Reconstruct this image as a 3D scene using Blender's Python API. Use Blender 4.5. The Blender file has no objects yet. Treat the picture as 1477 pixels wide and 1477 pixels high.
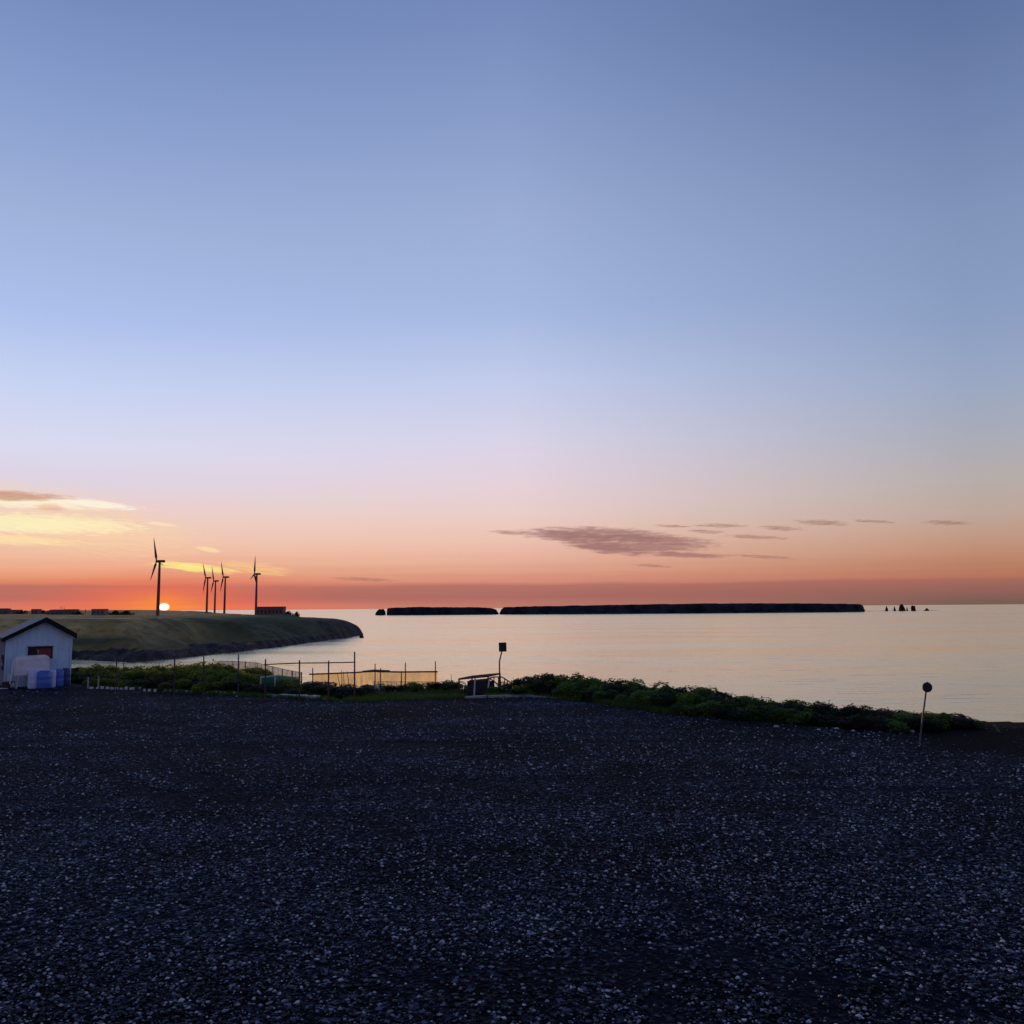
import bpy, bmesh, math, random
import numpy as np
from mathutils import Vector, Matrix, noise as mnoise

R = math.radians
rng = random.Random(7)
nrg = np.random.default_rng(11)
scene = bpy.context.scene
COL = scene.collection

# ------------------------------------------------------------------ camera
F = 1229.0            # focal length in pixels of the 1477 px photograph
CX = CY = 738.5
EYE = 4.0             # eye above the gravel lot
SEA = -26.0           # sea level
PITCH, ROLL = 6.41, -0.42
cam_rot = Matrix.Rotation(R(90 + PITCH), 4, 'X') @ Matrix.Rotation(R(ROLL), 4, 'Z')
cd = bpy.data.cameras.new('camera')
cam = bpy.data.objects.new('camera', cd)
COL.objects.link(cam)
cam.matrix_world = Matrix.Translation((0, 0, EYE)) @ cam_rot
cd.sensor_width = 36.0
cd.lens = 36.0 * F / 1477.0
cd.clip_start = 0.1
cd.clip_end = 200000
scene.camera = cam
ROT3 = cam_rot.to_3x3()


def ray(x, y):
    return ROT3 @ Vector(((x - CX) / F, -(y - CY) / F, -1.0))


def at_z(x, y, z):
    d = ray(x, y)
    t = (z - EYE) / d.z
    return Vector((d.x * t, d.y * t, z))


def at_d(x, y, D):
    d = ray(x, y)
    t = D / d.y
    return Vector((d.x * t, D, EYE + d.z * t))


def az_el(x, y):
    d = ray(x, y).normalized()
    return math.degrees(math.atan2(d.x, d.y)), math.degrees(math.asin(d.z))


# ------------------------------------------------------------------ node helpers
def s2l(c):
    out = []
    for v in c:
        v /= 255.0
        out.append(v / 12.92 if v <= 0.04045 else ((v + 0.055) / 1.055) ** 2.4)
    return tuple(out)


class NT:
    def __init__(self, tree):
        self.t = tree
        self.n = tree.nodes
        self.l = tree.links

    def node(self, typ, **kw):
        nd = self.n.new(typ)
        for k, v in kw.items():
            setattr(nd, k, v)
        return nd

    def put(self, sock, v):
        if hasattr(v, 'is_linked') or isinstance(v, bpy.types.NodeSocket):
            self.l.new(v, sock)
        else:
            if isinstance(v, (tuple, list)) and len(v) == 3 and len(sock.default_value) == 4:
                v = (*v, 1.0)
            sock.default_value = v

    def math(self, op, a, b=None, c=None, clamp=False):
        nd = self.node('ShaderNodeMath', operation=op, use_clamp=clamp)
        self.put(nd.inputs[0], a)
        if b is not None:
            self.put(nd.inputs[1], b)
        if c is not None:
            self.put(nd.inputs[2], c)
        return nd.outputs[0]

    def mix(self, fac, a, b, blend='MIX'):
        nd = self.node('ShaderNodeMix', data_type='RGBA', blend_type=blend)
        self.put(nd.inputs[0], fac)
        self.put(nd.inputs[6], a)
        self.put(nd.inputs[7], b)
        return nd.outputs[2]

    def ramp(self, fac, stops, interp='LINEAR'):
        nd = self.node('ShaderNodeValToRGB')
        cr = nd.color_ramp
        cr.interpolation = interp
        stops = sorted(stops, key=lambda s: s[0])
        while len(cr.elements) < len(stops):
            cr.elements.new(0.5)
        for e, (p, c) in zip(cr.elements, stops):
            e.position = p
            e.color = (*c[:3], 1.0) if len(c) < 4 else c
        self.put(nd.inputs[0], fac)
        return nd.outputs[0]

    def noise(self, vec, scale, detail=3.0, rough=0.5, dist=0.0, out=0):
        nd = self.node('ShaderNodeTexNoise')
        if vec is not None:
            self.l.new(vec, nd.inputs['Vector'])
        nd.inputs['Scale'].default_value = scale
        nd.inputs['Detail'].default_value = detail
        nd.inputs['Roughness'].default_value = rough
        nd.inputs['Distortion'].default_value = dist
        return nd.outputs[out]

    def remap(self, v, a, b, c=0.0, d=1.0, smooth=True):
        nd = self.node('ShaderNodeMapRange', interpolation_type='SMOOTHSTEP' if smooth else 'LINEAR')
        self.put(nd.inputs[0], v)
        for i, q in enumerate((a, b, c, d)):
            nd.inputs[1 + i].default_value = q
        return nd.outputs[0]

    def combine(self, x, y, z=0.0):
        nd = self.node('ShaderNodeCombineXYZ')
        for i, q in enumerate((x, y, z)):
            self.put(nd.inputs[i], q)
        return nd.outputs[0]


def new_mat(name):
    m = bpy.data.materials.new(name)
    m.use_nodes = True
    m.node_tree.nodes.clear()
    nt = NT(m.node_tree)
    out = nt.node('ShaderNodeOutputMaterial')
    return m, nt, out


def simple_mat(name, col, rough=0.7, metal=0.0, vary=0.25, scale=3.0, col2=None, bump=0.0, spec=0.5):
    """procedural surface: two tones mixed by noise, slight bump"""
    m, nt, out = new_mat(name)
    tc = nt.node('ShaderNodeTexCoord').outputs['Object']
    n = nt.noise(tc, scale, 5.0, 0.6)
    c2 = col2 or tuple(max(0.0, v * (1 - vary)) for v in col)
    c1 = col if col2 else tuple(min(1.0, v * (1 + vary)) for v in col)
    c = nt.mix(nt.remap(n, 0.3, 0.7), c1, c2)
    b = nt.node('ShaderNodeBsdfPrincipled')
    nt.put(b.inputs['Base Color'], c)
    b.inputs['Roughness'].default_value = rough
    b.inputs['Metallic'].default_value = metal
    b.inputs['Specular IOR Level'].default_value = spec
    if bump:
        bp = nt.node('ShaderNodeBump')
        bp.inputs['Strength'].default_value = bump
        bp.inputs['Distance'].default_value = 0.02
        nt.l.new(nt.noise(tc, scale * 8, 4.0), bp.inputs['Height'])
        nt.l.new(bp.outputs[0], b.inputs['Normal'])
    nt.l.new(b.outputs[0], out.inputs[0])
    return m


# ------------------------------------------------------------------ object helpers
def tag(o, label=None, cat=None, group=None, kind=None):
    if label:
        o['label'] = label
    if cat:
        o['category'] = cat
    if group:
        o['group'] = group
    if kind:
        o['kind'] = kind
    return o


def empty(name, loc, label, cat, group=None, rz=0.0):
    o = bpy.data.objects.new(name, None)
    COL.objects.link(o)
    o.location = loc
    o.rotation_euler = (0, 0, rz)
    o.empty_display_size = 0.2
    return tag(o, label, cat, group)


def mesh_obj(name, me, parent=None, loc=None):
    o = bpy.data.objects.new(name, me)
    COL.objects.link(o)
    if parent:
        o.parent = parent
    if loc is not None:
        o.location = loc
    return o


def copy_tree(o, parent=None):
    c = o.copy()
    COL.objects.link(c)
    if parent:
        c.parent = parent
    for ch in list(o.children):
        copy_tree(ch, c)
    return c


class MB:
    def __init__(self):
        self.v, self.f = [], []

    def add(self, vs, fs):
        k = len(self.v)
        self.v += [tuple(p) for p in vs]
        self.f += [tuple(i + k for i in q) for q in fs]
        return self

    def box(self, c, s, rz=0.0, rx=0.0, ry=0.0):
        m = Matrix.Translation(c) @ Matrix.Rotation(rz, 4, 'Z') @ Matrix.Rotation(ry, 4, 'Y') @ Matrix.Rotation(rx, 4, 'X')
        h = [x / 2 for x in s]
        vs = [m @ Vector((sx * h[0], sy * h[1], sz * h[2])) for sz in (-1, 1) for sy in (-1, 1) for sx in (-1, 1)]
        return self.add(vs, [(0, 2, 3, 1), (4, 5, 7, 6), (0, 1, 5, 4), (2, 6, 7, 3), (0, 4, 6, 2), (1, 3, 7, 5)])

    def tube(self, pts, rad, n=8, cap=True):
        pts = [Vector(p) for p in pts]
        if not isinstance(rad, (list, tuple)):
            rad = [rad] * len(pts)
        rings = []
        for i, p in enumerate(pts):
            d = (pts[min(i + 1, len(pts) - 1)] - pts[max(i - 1, 0)]).normalized()
            a = Vector((0, 0, 1)) if abs(d.z) < 0.9 else Vector((1, 0, 0))
            u = d.cross(a).normalized()
            w = d.cross(u)
            rings.append([p + (u * math.cos(2 * math.pi * k / n) + w * math.sin(2 * math.pi * k / n)) * rad[i] for k in range(n)])
        vs = [q for r in rings for q in r]
        fs = []
        for i in range(len(pts) - 1):
            for k in range(n):
                fs.append((i * n + k, i * n + (k + 1) % n, (i + 1) * n + (k + 1) % n, (i + 1) * n + k))
        if cap:
            fs.append(tuple(range(n))[::-1])
            fs.append(tuple((len(pts) - 1) * n + k for k in range(n)))
        return self.add(vs, fs)

    def lathe(self, prof, n=24, c=(0, 0, 0)):
        vs, fs = [], []
        for r, z in prof:
            for k in range(n):
                a = 2 * math.pi * k / n
                vs.append((c[0] + r * math.cos(a), c[1] + r * math.sin(a), c[2] + z))
        for i in range(len(prof) - 1):
            for k in range(n):
                fs.append((i * n + k, i * n + (k + 1) % n, (i + 1) * n + (k + 1) % n, (i + 1) * n + k))
        fs.append(tuple(range(n))[::-1])
        fs.append(tuple((len(prof) - 1) * n + k for k in range(n)))
        return self.add(vs, fs)

    def prism(self, poly, thick, frame=None):
        """poly in local XZ, extruded along +Y by thick"""
        n = len(poly)
        vs = [Vector((x, 0, z)) for x, z in poly] + [Vector((x, thick, z)) for x, z in poly]
        if frame is not None:
            vs = [frame @ v for v in vs]
        fs = [tuple(range(n)), tuple(range(n, 2 * n))[::-1]]
        for i in range(n):
            j = (i + 1) % n
            fs.append((i, i + n, j + n, j))
        return self.add(vs, fs)

    def build(self, name, mat, parent=None, loc=None, smooth=False, bevel=0.0):
        me = bpy.data.meshes.new(name)
        me.from_pydata(self.v, [], self.f)
        me.update()
        bm = bmesh.new()
        bm.from_mesh(me)
        bmesh.ops.recalc_face_normals(bm, faces=bm.faces)
        if bevel:
            bmesh.ops.bevel(bm, geom=list(bm.edges), offset=bevel, segments=2, affect='EDGES', clamp_overlap=True)
        bm.to_mesh(me)
        bm.free()
        if smooth:
            me.polygons.foreach_set('use_smooth', [True] * len(me.polygons))
            try:
                me.set_sharp_from_angle(angle=R(40))
            except Exception:
                pass
        me.materials.append(mat)
        return mesh_obj(name, me, parent, loc)


def grid_mesh(name, X, Y, Z, mat, smooth=True, attrs=None):
    """X, Y, Z 2-D arrays"""
    ny, nx = X.shape
    co = np.stack([X, Y, Z], -1).reshape(-1, 3).astype(np.float32)
    idx = np.arange(nx * ny).reshape(ny, nx)
    fs = np.stack([idx[:-1, :-1], idx[:-1, 1:], idx[1:, 1:], idx[1:, :-1]], -1).reshape(-1, 4)
    return raw_mesh(name, co, fs, mat, smooth, attrs)


def raw_mesh(name, co, fs, mat, smooth=False, attrs=None):
    k = fs.shape[1]
    me = bpy.data.meshes.new(name)
    me.vertices.add(len(co))
    me.vertices.foreach_set('co', np.asarray(co, np.float32).ravel())
    me.loops.add(fs.size)
    me.loops.foreach_set('vertex_index', fs.astype(np.int32).ravel())
    me.polygons.add(len(fs))
    me.polygons.foreach_set('loop_start', np.arange(0, fs.size, k, dtype=np.int32))
    me.polygons.foreach_set('loop_total', np.full(len(fs), k, dtype=np.int32))
    if smooth:
        me.polygons.foreach_set('use_smooth', np.ones(len(fs), dtype=bool))
    me.update(calc_edges=True)
    for an, av in (attrs or {}).items():
        a = me.attributes.new(an, 'FLOAT', 'POINT')
        a.data.foreach_set('value', np.asarray(av, np.float32).ravel())
    me.validate()
    me.materials.append(mat)
    return me


# value noise for terrain (numpy)
_tab = nrg.random((256, 256))


def vnoise(x, y):
    xi, yi = np.floor(x).astype(int), np.floor(y).astype(int)
    fx, fy = x - xi, y - yi
    fx, fy = fx * fx * (3 - 2 * fx), fy * fy * (3 - 2 * fy)
    g = lambda a, b: _tab[a % 256, b % 256]
    return (g(xi, yi) * (1 - fx) + g(xi + 1, yi) * fx) * (1 - fy) + (g(xi, yi + 1) * (1 - fx) + g(xi + 1, yi + 1) * fx) * fy


def fbm(x, y, o=4):
    s, a = 0.0, 0.5
    for k in range(o):
        s = s + a * vnoise(x * 2 ** k + 17.3 * k, y * 2 ** k + 9.1 * k)
        a *= 0.5
    return s


def sstep(a, b, x):
    t = np.clip((x - a) / (b - a), 0, 1)
    return t * t * (3 - 2 * t)


# ------------------------------------------------------------------ sky (world) and sun
SUN_AZ, SUN_EL = az_el(236.5, 875.5)
world = bpy.data.worlds.new('World')
scene.world = world
world.use_nodes = True
world.node_tree.nodes.clear()
w = NT(world.node_tree)
wo = w.node('ShaderNodeOutputWorld')
sky = w.node('ShaderNodeTexSky', sky_type='NISHITA')
sky.sun_disc = False
sky.sun_elevation = R(max(SUN_EL, 0.15))
sky.sun_rotation = R(SUN_AZ)
sky.air_density = 1.2
sky.dust_density = 1.5
sky.ozone_density = 2.0
tcw = w.node('ShaderNodeTexCoord').outputs['Generated']
sep = w.node('ShaderNodeSeparateXYZ')
w.l.new(tcw, sep.inputs[0])
DX, DY, DZ = sep.outputs
DEG = 180 / math.pi
EL = w.math('MULTIPLY', w.math('ARCSINE', DZ), DEG)
AZ = w.math('MULTIPLY', w.math('ARCTAN2', DX, DY), DEG)
EMAX = 46.0
FAC = w.math('SQRT', w.math('DIVIDE', w.math('MAXIMUM', EL, 0.0), EMAX, clamp=True))


def column(px, rows):
    st = []
    for y, c in rows:
        e = max(0.0, az_el(px, y)[1])
        st.append((min(1.0, math.sqrt(e / EMAX)), s2l(c)))
    return w.ramp(FAC, st, 'LINEAR')


col_l = column(90, [(-60, (112, 136, 186)), (150, (138, 160, 208)), (300, (158, 178, 219)), (450, (174, 194, 238)), (550, (200, 212, 245)),
                    (640, (219, 220, 243)), (690, (224, 214, 229)), (730, (236, 209, 206)), (775, (244, 202, 178)), (815, (240, 182, 148)),
                    (836, (228, 152, 114)), (846, (204, 130, 106)), (860, (196, 122, 104)), (876, (226, 136, 104))])
col_m = column(740, [(-60, (110, 132, 182)), (150, (136, 156, 202)), (300, (156, 174, 214)), (450, (168, 187, 228)), (550, (197, 206, 238)),
                     (640, (220, 214, 234)), (690, (231, 212, 222)), (740, (237, 208, 203)), (780, (238, 195, 178)), (810, (233, 176, 154)),
                     (835, (220, 150, 128)), (846, (204, 128, 112)), (860, (192, 118, 105)), (872, (190, 122, 108))])
col_r = column(1400, [(-60, (92, 112, 158)), (150, (112, 133, 176)), (300, (130, 149, 188)), (450, (140, 160, 197)), (550, (156, 169, 198)),
                      (600, (165, 172, 190)), (640, (173, 174, 184)), (690, (184, 175, 172)), (740, (192, 168, 156)), (780, (194, 152, 128)), (810, (190, 134, 106)),
                      (835, (182, 116, 92)), (848, (152, 104, 88)), (860, (128, 96, 84)), (870, (118, 94, 84))])
f_lm = w.remap(AZ, az_el(90, 600)[0], az_el(740, 600)[0], smooth=False)
f_mr = w.remap(AZ, az_el(740, 600)[0], az_el(1400, 600)[0], smooth=False)
front = w.mix(f_mr, w.mix(f_lm, col_l, col_m), col_r)
# the sky behind the viewer: cool blue dusk over a thin mauve belt
back = w.ramp(FAC, [(0.0, s2l((120, 106, 112))), (0.25, s2l((158, 130, 130))), (0.45, s2l((138, 130, 148))), (0.7, s2l((96, 110, 156))), (1.0, s2l((64, 86, 140)))])
f_back = w.remap(w.math('ABSOLUTE', AZ), 35.0, 120.0)
zen = w.remap(EL, 36.0, 85.0)
base = w.mix(f_back, front, back)
base = w.mix(zen, base, s2l((58, 78, 132)))

# glow round the low sun
dA = w.math('SUBTRACT', AZ, SUN_AZ)
dE = w.math('SUBTRACT', EL, SUN_EL)


def gauss(sa, se, da=None, de=None):
    a = w.math('POWER', w.math('ABSOLUTE', w.math('DIVIDE', da or dA, sa)), 2.0)
    e = w.math('POWER', w.math('ABSOLUTE', w.math('DIVIDE', de or dE, se)), 2.0)
    return w.math('EXPONENT', w.math('MULTIPLY', w.math('ADD', a, e), -1.0))


base = w.mix(w.math('MULTIPLY', gauss(7.5, 1.7), 0.8), base, s2l((252, 100, 78)))
base = w.mix(w.math('MULTIPLY', gauss(3.0, 0.8), 0.8), base, s2l((255, 150, 66)))

# clouds: thin streaks held in azimuth / elevation, torn by stretched noise
cvec = w.combine(w.math('MULTIPLY', AZ, 0.55), w.math('MULTIPLY', EL, 3.2), 0.0)
cn = w.noise(cvec, 1.0, 6.0, 0.62)
cn3 = w.noise(w.combine(w.math('MULTIPLY', AZ, 0.8), w.math('MULTIPLY', w.math('ADD', EL, w.math('MULTIPLY', AZ, 0.08)), 7.5), 2.0), 1.0, 6.0, 0.65, 0.4)
cn4 = w.noise(w.combine(w.math('MULTIPLY', AZ, 1.5), w.math('MULTIPLY', EL, 14.0), 6.0), 1.0, 5.0, 0.6, 0.3)
cn2 = w.noise(w.combine(w.math('MULTIPLY', AZ, 0.9), w.math('MULTIPLY', EL, 6.5), 4.0), 1.0, 5.0, 0.55, 0.3)


def streak(x0, y0, x1, y1, half_px, lo=0.05, hi=0.75, amp=1.6, nz=None):
    a0, e0 = az_el(x0, y0)
    a1, e1 = az_el(x1, y1)
    ca, ce = (a0 + a1) / 2, (e0 + e1) / 2
    ha, he = (a1 - a0) / 2, half_px / F * DEG
    da = w.math('SUBTRACT', AZ, ca)
    de = w.math('SUBTRACT', w.math('SUBTRACT', EL, ce), w.math('MULTIPLY', da, (e1 - e0) / (a1 - a0)))
    rr = w.math('ADD', w.math('POWER', w.math('ABSOLUTE', w.math('DIVIDE', da, ha)), 2.0),
                w.math('POWER', w.math('ABSOLUTE', w.math('DIVIDE', de, he)), 2.0))
    v = w.math('ADD', w.math('SUBTRACT', 1.0, rr), w.math('MULTIPLY', w.math('SUBTRACT', nz or cn, 0.5), amp))
    return w.remap(v, lo, hi)


def paint(base, m, strength, c):
    return w.mix(w.math('MULTIPLY', m, strength), base, s2l(c))


bright = (255, 243, 196)
base = paint(base, streak(-160, 705, 330, 790, 50, 0.1, 1.3, 2.4, cn3), 0.5, (255, 216, 160))
base = paint(base, streak(-170, 712, 215, 733, 9, 0.05, 1.0, 2.2, cn3), 0.95, (255, 242, 214))
base = paint(base, streak(-180, 752, 215, 760, 14, 0.05, 1.1, 2.6, cn3), 0.9, bright)
base = paint(base, streak(-200, 766, 150, 785, 9, 0.05, 1.0, 2.4, cn3), 0.8, (255, 230, 172))
base = paint(base, streak(200, 752, 262, 759, 3.5, 0.0, 0.9, 2.2, cn3), 0.55, (255, 236, 196))
base = paint(base, streak(205, 811, 352, 826, 7, 0.05, 0.9, 2.4, cn3), 0.95, (255, 238, 140))
base = paint(base, streak(300, 812, 440, 828, 10, 0.1, 1.2, 2.6, cn3), 0.55, (255, 214, 140))
base = paint(base, streak(276, 788, 322, 796, 4, amp=1.3), 0.7, (255, 226, 172))
base = paint(base, streak(-120, 742, 250, 764, 16, 0.2, 1.1, 2.8, cn4), 0.85, (255, 240, 190))
base = paint(base, streak(60, 716, 215, 736, 6, 0.1, 0.9, 2.2, cn4), 0.8, (255, 246, 226))
base = paint(base, streak(-190, 706, 118, 719, 8, 0.0, 0.8, 1.6, cn2), 0.75, (196, 142, 112))
base = paint(base, streak(45, 729, 100, 735, 7, 0.1, 1.0, 1.2, cn2), 0.5, (226, 160, 128))
mauve = (160, 116, 113)
for q in ((735, 767, 905, 779, 9), (770, 764, 985, 776, 11), (850, 774, 1045, 783, 8), (820, 788, 1035, 789, 9), (795, 777, 935, 800, 10), (905, 797, 1062, 803, 4.5)):
    base = paint(base, streak(*q, -0.15, 0.95, 1.9, cn2), 0.82, mauve)
for q in ((990, 757, 1090, 759, 3.4), (940, 758, 1000, 760, 2.6), (985, 765, 1050, 768, 3.4), (1035, 772, 1145, 777, 3.6), (1090, 760, 1165, 764, 4.0),
          (1140, 752, 1232, 756, 5.0), (1325, 753, 1408, 755, 4.0), (700, 766, 760, 770, 3.4), (905, 814, 975, 818, 2.8), (1040, 800, 1160, 806, 3.0),
          (1220, 750, 1300, 754, 2.6), (465, 833, 580, 838, 3.4)):
    base = paint(base, streak(*q, 0.1, 1.1, 2.8, cn4), 0.7, (166, 122, 110))
# long faint layers low down
lay = w.noise(w.combine(w.math('MULTIPLY', AZ, 0.06), w.math('MULTIPLY', EL, 2.6), 9.0), 1.0, 4.0, 0.55)
lowm = w.math('MULTIPLY', w.remap(EL, 4.5, 0.3), w.remap(lay, 0.35, 0.7))
base = w.mix(w.math('MULTIPLY', lowm, 0.22), base, s2l((176, 100, 88)))
bn = w.noise(w.combine(w.math('MULTIPLY', AZ, 0.12), 3.0, 0.0), 1.0, 3.0, 0.5)
eb = w.math('ADD', EL, w.math('MULTIPLY', w.math('SUBTRACT', bn, 0.5), 0.5))
band = w.math('MULTIPLY', w.remap(eb, 1.70, 1.42), w.remap(EL, 0.15, 0.75))
band = w.math('MULTIPLY', band, w.math('SUBTRACT', 1.0, w.math('MULTIPLY', gauss(6.5, 3.0), 0.8)))
base = w.mix(w.math('MULTIPLY', band, 0.42), base, s2l((146, 98, 98)))
# the sun's own disc
dist = w.math('SQRT', w.math('ADD', w.math('POWER', w.math('ABSOLUTE', dA), 2.0), w.math('POWER', w.math('ABSOLUTE', w.math('MULTIPLY', dE, 1.3)), 2.0)))
halo = w.math('EXPONENT', w.math('MULTIPLY', w.math('POWER', w.math('DIVIDE', dist, 0.80), 2.0), -1.0))
base = w.mix(w.math('MULTIPLY', halo, 0.85), base, s2l((255, 138, 62)))
disc = w.remap(dist, 0.37, 0.12)
base = w.mix(disc, base, (3.0, 2.7, 2.1))
# below the horizon: dark sea tone (never in view)
base = w.mix(w.remap(EL, -0.3, -2.5), base, s2l((70, 66, 72)))
nish = w.node('ShaderNodeBackground')
w.l.new(sky.outputs[0], nish.inputs[0])
w.put(nish.inputs[1], w.remap(f_back, 0.0, 1.0, 0.004, 0.05, smooth=False))
bgn = w.node('ShaderNodeBackground')
w.l.new(base, bgn.inputs[0])
bgn.inputs[1].default_value = 0.97
addn = w.node('ShaderNodeAddShader')
w.l.new(nish.outputs[0], addn.inputs[0])
w.l.new(bgn.outputs[0], addn.inputs[1])
w.l.new(addn.outputs[0], wo.inputs[0])

sd = bpy.data.lights.new('sun', 'SUN')
sd.energy = 3.5
sd.angle = R(0.53)
sd.color = (1.0, 0.52, 0.26)
sun = bpy.data.objects.new('sun', sd)
COL.objects.link(sun)
sdir = Vector((math.sin(R(SUN_AZ)) * math.cos(R(0.5)), math.cos(R(SUN_AZ)) * math.cos(R(0.5)), math.sin(R(0.5))))
sun.rotation_euler = sdir.to_track_quat('Z', 'Y').to_euler()
sun.location = (-30, 60, 40)

scene.view_settings.view_transform = 'Standard'
scene.view_settings.look = 'None'
scene.view_settings.exposure = 0.0
scene.view_settings.gamma = 1.0
scene.cycles.max_bounces = 6
scene.cycles.transparent_max_bounces = 16
scene.cycles.sample_clamp_indirect = 4.0

# ------------------------------------------------------------------ materials
M = {}
# water
m, nt, out = new_mat('sea_water')
geo = nt.node('ShaderNodeNewGeometry').outputs['Position']
mp = nt.node('ShaderNodeMapping')
nt.l.new(geo, mp.inputs[0])
mp.inputs['Rotation'].default_value = (0, 0, R(14))
mp.inputs['Scale'].default_value = (0.55, 1.0, 1.0)
wv1 = nt.noise(mp.outputs[0], 0.22, 4.0, 0.6, 0.4)
wv2 = nt.noise(mp.outputs[0], 0.045, 3.0, 0.5)
mp2 = nt.node('ShaderNodeMapping')
nt.l.new(geo, mp2.inputs[0])
mp2.inputs['Scale'].default_value = (0.0022, 0.011, 1.0)
slick = nt.noise(mp2.outputs[0], 1.0, 4.0, 0.6, 0.6)
mp3 = nt.node('ShaderNodeMapping')
nt.l.new(geo, mp3.inputs[0])
mp3.inputs['Rotation'].default_value = (0, 0, R(-8))
mp3.inputs['Scale'].default_value = (0.022, 0.10, 1.0)
cat = nt.noise(mp3.outputs[0], 1.0, 5.0, 0.65, 0.5)
mp4 = nt.node('ShaderNodeMapping')
nt.l.new(geo, mp4.inputs[0])
mp4.inputs['Rotation'].default_value = (0, 0, R(6))
mp4.inputs['Scale'].default_value = (0.06, 0.24, 1.0)
cat2 = nt.noise(mp4.outputs[0], 1.0, 5.0, 0.65, 0.5)
bh = nt.math('ADD', nt.math('MULTIPLY', wv1, 0.9), nt.math('MULTIPLY', wv2, 0.8))
bp = nt.node('ShaderNodeBump')
bp.inputs['Distance'].default_value = 1.0
nt.put(bp.inputs['Strength'], nt.math('ADD', nt.math('ADD', nt.remap(slick, 0.3, 0.7, 0.14, 0.23), nt.remap(cat, 0.55, 0.72, 0.0, 0.5)), nt.remap(cat2, 0.53, 0.70, 0.0, 0.9)))
nt.l.new(bh, bp.inputs['Height'])
df = nt.node('ShaderNodeBsdfDiffuse')
df.inputs[0].default_value = (0.16, 0.17, 0.12, 1)
gl = nt.node('ShaderNodeBsdfGlossy')
gl.inputs[0].default_value = (0.98, 0.97, 0.76, 1)
nt.put(gl.inputs['Roughness'], nt.remap(slick, 0.3, 0.7, 0.15, 0.23))
nt.l.new(bp.outputs[0], gl.inputs['Normal'])
fr = nt.node('ShaderNodeFresnel')
fr.inputs['IOR'].default_value = 1.45
nt.l.new(bp.outputs[0], fr.inputs['Normal'])
ms = nt.node('ShaderNodeMixShader')
nt.put(ms.inputs[0], nt.remap(fr.outputs[0], 0.0, 0.8, 0.30, 0.97, smooth=False))
nt.l.new(df.outputs[0], ms.inputs[1])
nt.l.new(gl.outputs[0], ms.inputs[2])
nt.l.new(ms.outputs[0], out.inputs[0])
M['sea'] = m

# near ground: gravel on the lot, earth and grass beyond
m, nt, out = new_mat('lot_ground')
geo = nt.node('ShaderNodeNewGeometry').outputs['Position']
at = nt.node('ShaderNodeAttribute', attribute_name='verge').outputs['Fac']
vor = nt.node('ShaderNodeTexVoronoi')
nt.l.new(geo, vor.inputs['Vector'])
vor.inputs['Scale'].default_value = 19.0
vor2 = nt.node('ShaderNodeTexVoronoi')
nt.l.new(geo, vor2.inputs['Vector'])
vor2.inputs['Scale'].default_value = 11.0
vs = nt.node('ShaderNodeSeparateColor')
nt.l.new(vor.outputs['Color'], vs.inputs[0])
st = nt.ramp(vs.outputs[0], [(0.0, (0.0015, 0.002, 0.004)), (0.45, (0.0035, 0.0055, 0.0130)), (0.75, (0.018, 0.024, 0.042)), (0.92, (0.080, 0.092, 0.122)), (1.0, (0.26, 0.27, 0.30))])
patch = nt.noise(geo, 0.22, 5.0, 0.6, 0.6)
tr = nt.node('ShaderNodeMapping')
nt.l.new(geo, tr.inputs[0])
tr.inputs['Rotation'].default_value = (0, 0, R(12))
tr.inputs['Scale'].default_value = (0.05, 0.5, 1.0)
tracks = nt.noise(tr.outputs[0], 1.0, 3.0, 0.5, 0.3)
wear = nt.math('MULTIPLY', nt.remap(patch, 0.3, 0.72, 0.35, 1.35), nt.remap(tracks, 0.3, 0.7, 0.5, 1.3))
stw = nt.mix(1.0, st, nt.combine(wear, wear, wear), 'MULTIPLY')
earth = nt.mix(nt.remap(nt.noise(geo, 1.7, 5.0), 0.35, 0.65), (0.020, 0.030, 0.008), (0.034, 0.030, 0.016))
right_xyz = nt.node('ShaderNodeSeparateXYZ')
nt.l.new(geo, right_xyz.inputs[0])
earth = nt.mix(nt.remap(right_xyz.outputs[0], 8.0, 13.5), earth, (0.004, 0.004, 0.005))  # verge colour blackened to the right, painting in its backlit darkness
right_shade_a = nt.node('ShaderNodeAttribute', attribute_name='right_shade').outputs['Fac']
lanea = nt.node('ShaderNodeAttribute', attribute_name='lane').outputs['Fac']
fine = nt.noise(geo, 9.0, 5.0, 0.7)
packed = nt.mix(nt.remap(fine, 0.35, 0.7), (0.006, 0.008, 0.015), (0.015, 0.019, 0.032))
stw = nt.mix(nt.math('MULTIPLY', lanea, 0.8), stw, packed)
stw = nt.mix(right_shade_a, stw, (0.0035, 0.0035, 0.0045))  # right end of the lot painted near black in place of shade
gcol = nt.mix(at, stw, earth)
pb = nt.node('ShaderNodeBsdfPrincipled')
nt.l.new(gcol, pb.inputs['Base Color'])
pb.inputs['Roughness'].default_value = 0.85
pb.inputs['Specular IOR Level'].default_value = 0.03
bp = nt.node('ShaderNodeBump')
bp.inputs['Strength'].default_value = 0.9
bp.inputs['Distance'].default_value = 0.03
nt.l.new(nt.math('ADD', vor.outputs['Distance'], nt.math('MULTIPLY', vor2.outputs['Distance'], 1.5)), bp.inputs['Height'])
nt.l.new(bp.outputs[0], pb.inputs['Normal'])
nt.l.new(pb.outputs[0], out.inputs[0])
M['lot'] = m

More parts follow.
